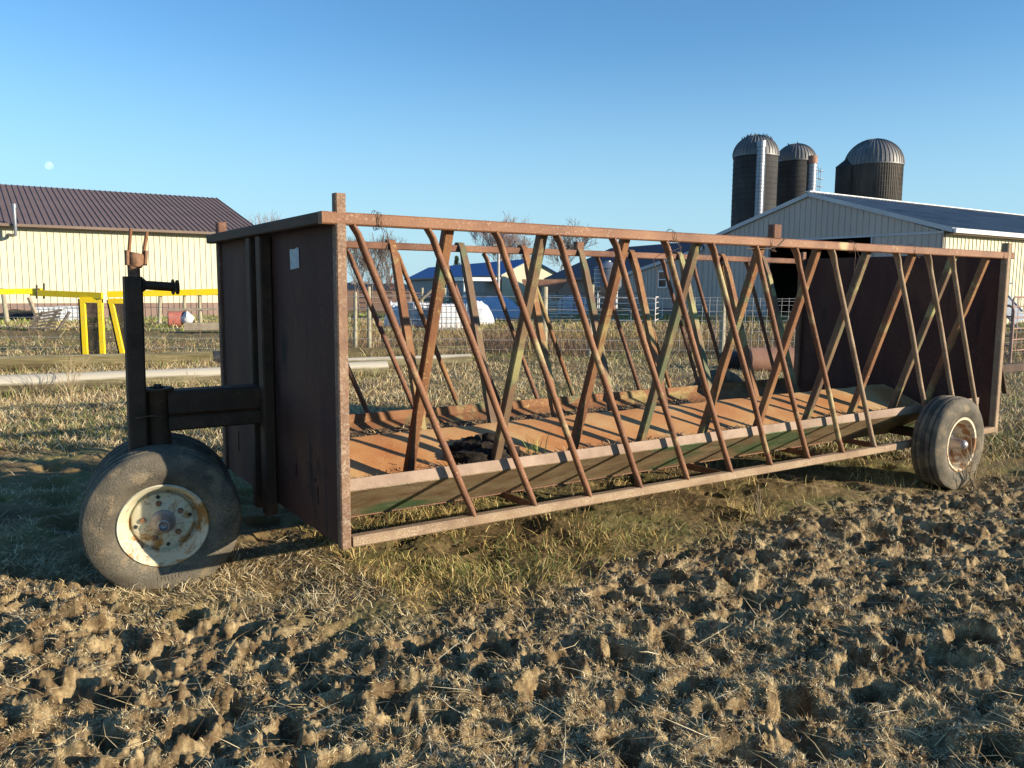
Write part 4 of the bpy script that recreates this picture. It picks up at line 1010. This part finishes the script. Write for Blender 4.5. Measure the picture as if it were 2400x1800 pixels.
# evergreen
p = at(1070, 640, 150); root = empty('evergreen_tree', 'dark evergreen top showing over the blue roof', 'tree', (p.x, 150, 0))
MB().tube([(0, 0, 0), (0, 0, 6)], [.2, .05], 8).build('trunk', bark, root)
w = MB(); r_ = random.Random(3)
for k in range(900):
    z = r_.uniform(1, 7.2); rr = 1.6*(1-(z-1)/7)*r_.random()**.5; a = r_.uniform(0, 6.28); c = Vector((rr*COS(a), rr*SIN(a), z)); s = .28
    w.add([c+Vector((r_.uniform(-s, s), r_.uniform(-s, s), r_.uniform(-s, s))) for _ in range(3)], [(0, 1, 2)])
w.build('crown', ever, root)
# distant hedge line at the horizon
w = MB(); r_ = random.Random(5)
for k in range(5200):
    d = r_.uniform(330, 420); px = r_.uniform(560, 1700); x = gx(px, d)
    h = 2.2+1.8*abs(SIN(px*.013))*abs(SIN(px*.031+1)); z = r_.uniform(0, h); s = 1.5; c = Vector((x, d, z))
    w.add([c+Vector((r_.uniform(-s, s), r_.uniform(-s, s), r_.uniform(-s, s)*.6)) for _ in range(3)], [(0, 1, 2)])
tag(w.build('hedgerow', bark, None), 'far off line of leafless woods on the horizon', 'woods', kind='stuff')

# ------------------------------------------------------------ yard clutter
def gate(p0, p1, H, n, m_, label, name='tube_gate', rad=.022, verts=(.33, .66), lean=(0, 0)):
    p0 = Vector(p0); p1 = Vector(p1); d = p1-p0; L = Vector((d.x, d.y, 0)).length
    root = empty(name, label, 'gate', p0, math.atan2(d.y, d.x), 'tube gates around the yard')
    f = MB(); c = .10; path = [(0, 0, .08), (0, 0, H-c), (c*.3, 0, H-c*.3), (c, 0, H), (L-c, 0, H), (L-c*.3, 0, H-c*.3), (L, 0, H-c), (L, 0, .08)]
    f.tube(path, rad, 8); f.build('frame', m_, root, 60)
    for k in range(n):
        z = .12+(H-.25)*k/(n-1)*.92
        MB().tube([(.02, 0, z), (L-.02, 0, z)], rad*.8, 8).build('rail', m_, root, 60)
    for t in verts: MB().bar((L*t, .028, .1), (L*t, .028, H-.01), .03, .01, (0, 1, 0)).build('brace', m_, root)
    return root
gate(at(1370, 757, 33).xy.to_3d(), at(1535, 757, 32).xy.to_3d(), 1.2, 5, gate_w, 'white tube gate standing in the weeds beside the grain bin')
gate(at(1535, 757, 32).xy.to_3d(), at(1552, 757, 36).xy.to_3d(), 1.25, 5, gate_w, 'pale tube gate set edge on at the right end of the white one', verts=(.5,))
gate(at(1345, 750, 40).xy.to_3d(), at(1500, 750, 42).xy.to_3d(), 1.35, 4, gate_r, 'rusty tube gate behind the white tube gate')
gate(at(2250, 800, 17).xy.to_3d(), at(2371, 800, 16.0).xy.to_3d(), 1.28, 6, gate_r, 'rusty tube gate with rounded corner at the right edge, the nearer of two', rad=.024, verts=(.3,))
gate(at(2368, 790, 20).xy.to_3d(), at(2520, 790, 22).xy.to_3d(), 1.42, 5, gate_r, 'rusty tube gate leaving the picture on the right, behind the nearer one', rad=.024, verts=(.1, .5))
def gate_stack(px, y, depth, n, label):
    p = at(px, 700, depth); root = empty('gate_stack', label, 'gates', (p.x, depth, 0))
    for k in range(n):
        f = MB(); z = .25+k*.16; L = 1.3+.2*(k % 3)
        f.tube([(0, 0, z), (L, -.1, z+.02)], .028, 6); f.tube([(0.1, .2, z-.08), (L, .1, z-.06)], .022, 6)
        f.build('gate_rail', gate_w, root, 60)
    f = MB()
    for x in (.05, .7, 1.25): f.tube([(x, .05, .1), (x, .05, .35+n*.16)], .03, 6)
    f.build('upright', gate_r, root)
gate_stack(1282, 720, 38, 7, 'stack of white feed panels under the round rusty tank end')
# grain bin on legs
p = at(1424, 680, 58); gb = empty('grain_bin', 'small silver hopper bin on legs left of the lean to', 'grain bin', (p.x, 58, 0))
zb0, zb1, zb2 = at(1424, 672, 58).z, at(1424, 629, 58).z, at(1424, 611, 58).z; prof = []; z = zb0
while z < zb1: prof += [(.95, z), (.97, z+.04)]; z += .08
MB().lathe(prof+[(.95, zb1)], (0, 0, 0), 'Z', 40).build('tank', silver_m, gb, 40)
MB().lathe([(1.0, zb1), (.22, zb2-.08), (.2, zb2), (0, zb2)], (0, 0, 0), 'Z', 24).build('roof', silver_m, gb, 20)
MB().lathe([(.95, zb0), (.2, zb0-.95), (0, zb0-.95)], (0, 0, 0), 'Z', 24).build('hopper', silver_m, gb, 20)
for a in range(4): MB().tube([(.9*COS(a*PI/2+.6), .9*SIN(a*PI/2+.6), 0), (.9*COS(a*PI/2+.6), .9*SIN(a*PI/2+.6), zb0+.1)], .05, 6).build('leg', silver_m, gb)
w = MB(); w.bar((-1.02, -.3, .4), (-1.02, -.3, zb1), .03, .03); w.bar((-.62, -.8, .4), (-.62, -.8, zb1), .03, .03); z = .5
while z < zb1: w.bar((-1.02, -.3, z), (-.62, -.8, z), .03, .03); z += .3
w.build('ladder', white_t, gb)
# half round rusty tank on a stand
p = at(1275, 671, 44); tk = empty('half_round_tank', 'rusty half round tank trough raised on a stand', 'tank', (p.x, 44, 0))
w = MB(); zt = at(1275, 655, 44).z; rr = .62; sec = [(rr*1.9*COS(PI+PI*i/20), rr*1.15*SIN(PI+PI*i/20)) for i in range(21)]
w.loft([[(x, -.45, zt+z) for x, z in sec], [(x, .45, zt+z) for x, z in sec]]); w.build('tank_shell', tank_m, tk, 30)
for x in (-.7, .7): MB().bar((x, 0, 0), (x, 0, zt-.6), .08, .08, (0, 1, 0)).build('leg', gate_r, tk)
# rusty barrel behind the feeder
p = at(1805, 830, 15.5); bt = empty('rusty_barrel_tank', 'rusty tan tank lying in the grass beyond the far rear tyre', 'tank', (p.x, 15.6, 0), .1)
MB().tube([(-.42, 0, .23), (-.40, 0, .23), (.62, 0, .23), (.64, 0, .23)], [.20, .235, .235, .20], 28).build('shell', tank_m, bt, 30)
MB().box((-.56, -.05, .28), (-.50, 0, .42)).build('spout', white_t, bt)
p = at(1712, 820, 15.9); tag(MB().tube([(p.x-.22, 15.9, .20), (p.x-.05, 15.8, .22), (p.x+.2, 15.85, .18)], [.10, .21, .16], 12).build('black_bucket', blk, None, 40), 'black rubber tub lying beside the rusty tan tank', 'tub')
# IBC totes
def tote(loc, rz, label, s=1., group='caged plastic tanks', tilt=0.):
    root = empty('caged_tank', label, 'tank', loc, rz, group); root.rotation_euler = (0, tilt, rz)
    b = MB(); b.box((-.55*s, -.45*s, .14), (.55*s, .45*s, 1.08*s)); o = b.build('bottle', poly_m, root)
    mo = o.modifiers.new('b', 'BEVEL'); mo.width = .07; mo.segments = 3
    MB().box((-.58*s, -.48*s, 0), (.58*s, .48*s, .12)).build('pallet', plank_m, root)
    c = MB()
    for k in range(5):
        z = .2+.2*k*s; q = [(-.58*s, -.48*s, z), (.58*s, -.48*s, z), (.58*s, .48*s, z), (-.58*s, .48*s, z), (-.58*s, -.48*s, z)]
        c.tube(q, .014, 5)
    for k in range(7):
        x = -.58*s+1.16*s*k/6
        for y in (-.485*s, .485*s): c.tube([(x, y, .1), (x, y, 1.1*s)], .012, 5)
    for k in range(1, 5):
        y = -.48*s+.96*s*k/5
        for x in (-.585*s, .585*s): c.tube([(x, y, .1), (x, y, 1.1*s)], .012, 5)
    c.build('cage', cage_m, root); return root
t_ = tote((gx(994, 31.5), 31.5, -.1), .35, 'caged white tank behind the fence, left of the two beyond the feeder', 1.0, tilt=.05)
tote((gx(1047, 30.5), 30.5, -.12), .5, 'caged white tank behind the fence, right of the two beyond the feeder', 1.0)
tote((gx(115, 35.5), 35.5, -.46), .45, 'caged white tank by the cream barn, left of the pair')
tote((gx(165, 36.2), 36.2, -.44), .6, 'caged white tank by the cream barn, right of the pair')
def tarp(name, px, depth, w_, d_, h_, m_, label, cat, seed, rect=False):
    mb = MB(); n = 34
    for i in range(n):
        for j in range(n):
            u = 2*i/(n-1)-1; v = 2*j/(n-1)-1
            r = max(abs(u), abs(v)) if rect else math.hypot(u, v)
            k = max(0, 1-r**(4 if rect else 2.2))**.55
            nz = float(fbm(np.array([u*2.2]), np.array([v*2.2]), seed, 4)[0])
            mb.v.append((u*w_/2, v*d_/2, h_*k*(1+.28*nz)-.05))
    mb.f = [(i*n+j, (i+1)*n+j, (i+1)*n+j+1, i*n+j+1) for i in range(n-1) for j in range(n-1)]
    o = mb.build(name, m_, None, 50); o.location = (gx(px, depth), depth, 0); o.rotation_euler = (0, 0, .3); return tag(o, label, cat)
tarp('white_tarp', 1118, 35, 1.55, 1.5, 1.02, poly_m, 'smooth white covered dome in front of the blue tarp', 'tarp', 4)
tarp('blue_tarp', 1145, 40, 2.9, 2, 1.12, tarp_b, 'blue tarp covered heap behind the white dome', 'tarp', 5, True)
tarp('white_tarp', 925, 32, .9, .8, 1.02, poly_m, 'crumpled white plastic sheet heap left of the caged tanks', 'tarp', 9)
tarp('blue_tarp', 1345, 46, 1.6, 1.4, 1.2, tarp_b, 'blue tarp covered heap below the grain bin', 'tarp', 12, True)
tarp('black_cover', 56, 36.4, 2.2, 1.0, .46, blk, 'black covered heap against the cream barn', 'cover', 6, True)
# low sheet roof and rails left of the blue barn
p = at(880, 690, 55); sh = empty('low_shed', 'low dark corrugated shed roof behind the fence, left of the blue roofed barn', 'shed', (gx(875, 55), 55, 0), .05)
w = MB(); nco = 60
rg = [[(-2.6+5.2*i/nco, -1.2, 1.38+.06*(i % 2)) for i in range(nco+1)], [(-2.6+5.2*i/nco, 1.2, 1.75+.06*(i % 2)) for i in range(nco+1)]]
b0 = len(w.v); w.v += rg[0]+rg[1]; w.f += [(i, i+1, nco+1+i+1, nco+1+i) for i in range(nco)]; w.build('roof', blk, sh)
MB().box((-2.5, -1.1, 0), (2.5, 1.0, 1.36)).build('wall', brown_w, sh)
# rail fence of rusty tubes beyond the weeds
w_root = empty('rail_panel', 'rusty rail panels behind the weeds, left of the caged tanks', 'fence panel', (gx(940, 40), 40, 0), 0)
for z in (.55, .8, 1.05, 1.3): MB().tube([(-2.2, 0, z), (1.2, .3, z+.03*SIN(z*9)), (4.2, .2, z)], .03, 6).build('rail', gate_r, w_root)
for x in (-1.6, .0, 1.0, 2.1): MB().tube([(x, -.1, 0), (x+.03, -.1, 1.55)], .07, 8).build('post', post_m, w_root)
w_ = MB(); w_.bar((.4, -.2, .4), (1.6, -.2, 1.5), .06, .10); w_.build('loose_board', plank_m, w_root)
# machinery by the low shed
m_ = empty('farm_machine', 'dark bit of farm machinery standing on the shed roof line', 'machine', (gx(916, 54), 54, 0))
w = MB(); w.tube([(0, 0, 1.4), (0, 0, 2.2)], .05, 6); w.lathe([(.14, 0), (.2, 0), (.2, .04), (.14, .04)], (-.12, 0, 2.1), 'Y', 16, closed=True); w.tube([(0, 0, 2.2), (.25, 0, 2.3)], .035, 6); w.tube([(.1, 0, 1.5), (.3, 0, 2.0)], .03, 6)
w.build('body', redd, m_)
# utility pole
p = at(1168, 590, 78); up_ = empty('utility_pole', 'pale grey utility pole standing before the blue roof', 'pole', (gx(1168, 78), 78, 0))
MB().tube([(0, 0, 0), (0, 0, at(1168, 562, 78).z)], [.16, .12], 10).build('shaft', pole_m, up_, 50)
MB().bar((-.5, -.15, at(1168, 575, 78).z), (.5, -.15, at(1168, 575, 78).z), .08, .1).build('crossarm', pole_m, up_)
# post leaning, pallet, rail fence by the cream barn
def prop(name, label, cat, mb, m_, loc, rz=0., smooth=None):
    o = mb.build(name, m_, None, smooth); o.location = loc; o.rotation_euler = (0, 0, rz); return tag(o, label, cat)
prop('wooden_post', 'grey wooden post standing at the far left before the barn wall', 'post', MB().tube([(0, 0, -.2), (-.12, 0, 1.42)], [.10, .08], 10), post_m, (gx(13, 33), 33, 0), 0, 50)
prop('leaning_post', 'weathered post leaning against the caged tanks by the cream barn', 'post', MB().bar((.25, 0, -.1), (-.22, .1, 1.05), .13, .13), plank_m, (gx(76, 33), 33, 0))
w = MB()
for k in range(6): w.bar((-.5+.03*k, -.4+.03*k, .06+.10*k), (.35+.03*k, -.4+.06*k, .16+.11*k), .02, .07)
for x in (-.45, 0, .4): w.bar((x, -.4, 0), (x+.3, 0, .65), .06, .08)
prop('broken_pallet', 'dark broken pallet tipped over on the grass by the cream barn', 'pallet', w, mat('dark_wood', [(.3, (.06, .05, .04)), (.7, (.16, .13, .10))], 5, 5, .9), (gx(108, 28), 28, .0), .2)
wf = empty('board_fence', 'weathered board fence in front of the cream barn, left of the feeder', 'fence', (gx(370, 32), 32, 0), .12)
for x in (0, .93, 1.55, 2.4, 3.5): MB().tube([(x, 0, -.1), (x+rnd.uniform(-.05, .08), 0, 1.35)], [.075, .065], 8).build('post', post_m, wf, 50)
MB().bar((.05, -.09, 1.22), (3.8, -.09, 1.30), .04, .12).build('rail', plank_m, wf)
MB().bar((.3, -.09, .62), (2.6, -.09, .68), .03, .08).build('rail', plank_m, wf)
prop('red_drum', 'faded red drum lying by the board fence', 'drum', MB().tube([(-.3, 0, .3), (.3, .1, .3)], .29, 18), redd, (gx(412, 30), 30, .05), .3, 40)
prop('pale_sack', 'pale crumpled sack beside the faded red drum', 'sack', MB().tube([(-.2, 0, .2), (0, 0, .3), (.2, 0, .2)], [.12, .26, .14], 12), poly_m, (gx(436, 30), 30, .1), .3, 60)
prop('timber_log', 'brown squared timber lying in the grass before the board fence', 'timber', MB().bar((0, 0, .22), (3.0, .5, .24), .3, .26), plank_m, (gx(430, 27), 27, 0))
# white elevator at the right edge
ev = empty('hay_elevator', 'white sheet metal hay elevator leaning beside the pale barn', 'elevator', (gx(2352, 26), 26, 0), 0)
A = at(2300, 655, 26)-Vector(ev.location); B = at(2392, 752, 25)-Vector(ev.location)
MB().bar(A, B, .42, .05, (0, -1, .3)).build('chute', white_t, ev)
for o_ in (.24, -.24):
    sv = Vector((.0, 0, o_)); MB().tube([A+sv*1.4+Vector((0, -.05, 0)), B+sv*1.2+Vector((0, -.05, 0))], .035, 8).build('side_rail', cage_m, ev)
MB().tube([(B.x-.9, 0, 0), (B.x-.9, 0, 1.0)], .03, 6).build('leg', cage_m, ev)
ls = empty('yard_lamp', 'small grey lamp on a thin pole by the pale barn', 'lamp', (gx(2345, 28), 28, 0))
MB().tube([(0, 0, 0), (0, 0, at(2345, 664, 28).z)], .03, 8).build('pole', cage_m, ls)
MB().box((-.02, -.12, at(2345, 666, 28).z), (.34, .12, at(2345, 662, 28).z)).build('lamp_head', cage_m, ls)

# tall dead weeds: a few stems near the poles and the rear wheel
def weed(x, y, h, seed, label, n=9, green=False):
    r_ = random.Random(seed); mb = MB()
    for k in range(n):
        a = r_.uniform(0, 6.28); s = r_.uniform(.1, .55); L = h*r_.uniform(.5, 1)
        p = [Vector((0, 0, 0))]; d = Vector((COS(a)*s, SIN(a)*s, 1)).normalized()
        for i in range(4): d = (d+Vector((r_.gauss(0, .15), r_.gauss(0, .15), -.03))).normalized(); p.append(p[-1]+d*L/4)
        mb.tube(p, [.004, .0035, .003, .0025, .0015], 5, False)
        for i in (2, 3):
            d2 = (d+Vector((r_.gauss(0, .6), r_.gauss(0, .6), .1))).normalized(); mb.tube([p[i], p[i]+d2*L*.25], [.0025, .0012], 4, False)
    z = float(height(np.array([x]), np.array([y]))[0])
    o = mb.build('dead_weed', stem_m, None); o.location = (x, y, z-.01); return tag(o, label, 'weed', 'single dead weeds')
stem_m = mat('dry_stem', [(.3, (.24, .17, .10)), (.7, (.48, .38, .22))], 8, 4, .9)
def gp(px, py):
    d = (Rv*(px-1200) - Uv*(py-900) + Fv*FPX); t = -EYE/d.z; return (d.x*t, d.y*t)
weed(*gp(165, 935), .75, 1, 'tall pale dead weed in front of the bleached pole', 14)
weed(*gp(2140, 1140), .34, 2, 'thin dead weed just left of the near rear tyre', 3)
weed(*gp(2285, 1150), .45, 3, 'tangled dead weed against the near rear tyre', 12)
weed(*gp(450, 925), .4, 4, 'low brown dead weed behind the hitch arm', 16)
weed(*gp(1350, 1230), .25, 6, 'small dead weed under the middle of the bottom rail', 4)
weed(*gp(1780, 1230), .25, 7, 'small dead weed in the grass short of the near rear tyre', 4)
weed(*gp(1690, 800), .9, 8, 'tall dead weed by the round fence post behind the feeder', 22)
weed(*gp(1000, 850), .55, 9, 'wiry dead weed by the ends of the poles', 18)

# ------------------------------------------------------------ moon
def moon():
    m = bpy.data.materials.new('moonlight'); m.use_nodes = True; nt = m.node_tree; N = nt.nodes; L = nt.links; N.clear()
    out = N.new('ShaderNodeOutputMaterial'); ad = N.new('ShaderNodeAddShader'); tr = N.new('ShaderNodeBsdfTransparent'); em = N.new('ShaderNodeEmission')
    g = N.new('ShaderNodeNewGeometry'); vm = N.new('ShaderNodeVectorMath'); vm.operation = 'DOT_PRODUCT'
    vm.inputs[1].default_value = (.85, -.35, -.35); L.new(g.outputs['Normal'], vm.inputs[0])
    mr = N.new('ShaderNodeMapRange'); mr.inputs['From Min'].default_value = .0; mr.inputs['From Max'].default_value = .45
    L.new(vm.outputs['Value'], mr.inputs['Value'])
    tc = N.new('ShaderNodeTexCoord'); no = N.new('ShaderNodeTexNoise'); no.inputs['Scale'].default_value = .06; L.new(tc.outputs['Object'], no.inputs['Vector'])
    mu = N.new('ShaderNodeMath'); mu.operation = 'MULTIPLY'; L.new(mr.outputs[0], mu.inputs[0]); L.new(no.outputs['Fac'], mu.inputs[1])
    mu2 = N.new('ShaderNodeMath'); mu2.operation = 'MULTIPLY'; mu2.inputs[1].default_value = .17; L.new(mu.outputs[0], mu2.inputs[0])
    em.inputs['Color'].default_value = (1, .95, .9, 1); L.new(mu2.outputs[0], em.inputs['Strength'])
    L.new(tr.outputs[0], ad.inputs[0]); L.new(em.outputs[0], ad.inputs[1]); L.new(ad.outputs[0], out.inputs[0])
    c = at(115, 388, 4000); R = 9.5/FPX*4000
    mb = MB(); mb.lathe([(R*SIN(PI*i/24), -R*COS(PI*i/24)) for i in range(25)], (0, 0, 0), 'Z', 40)
    o = mb.build('moon', m, None, 60); o.location = c; o.visible_shadow = True
    tag(o, 'pale gibbous moon low in the blue sky above the cream barn', 'moon')
moon()
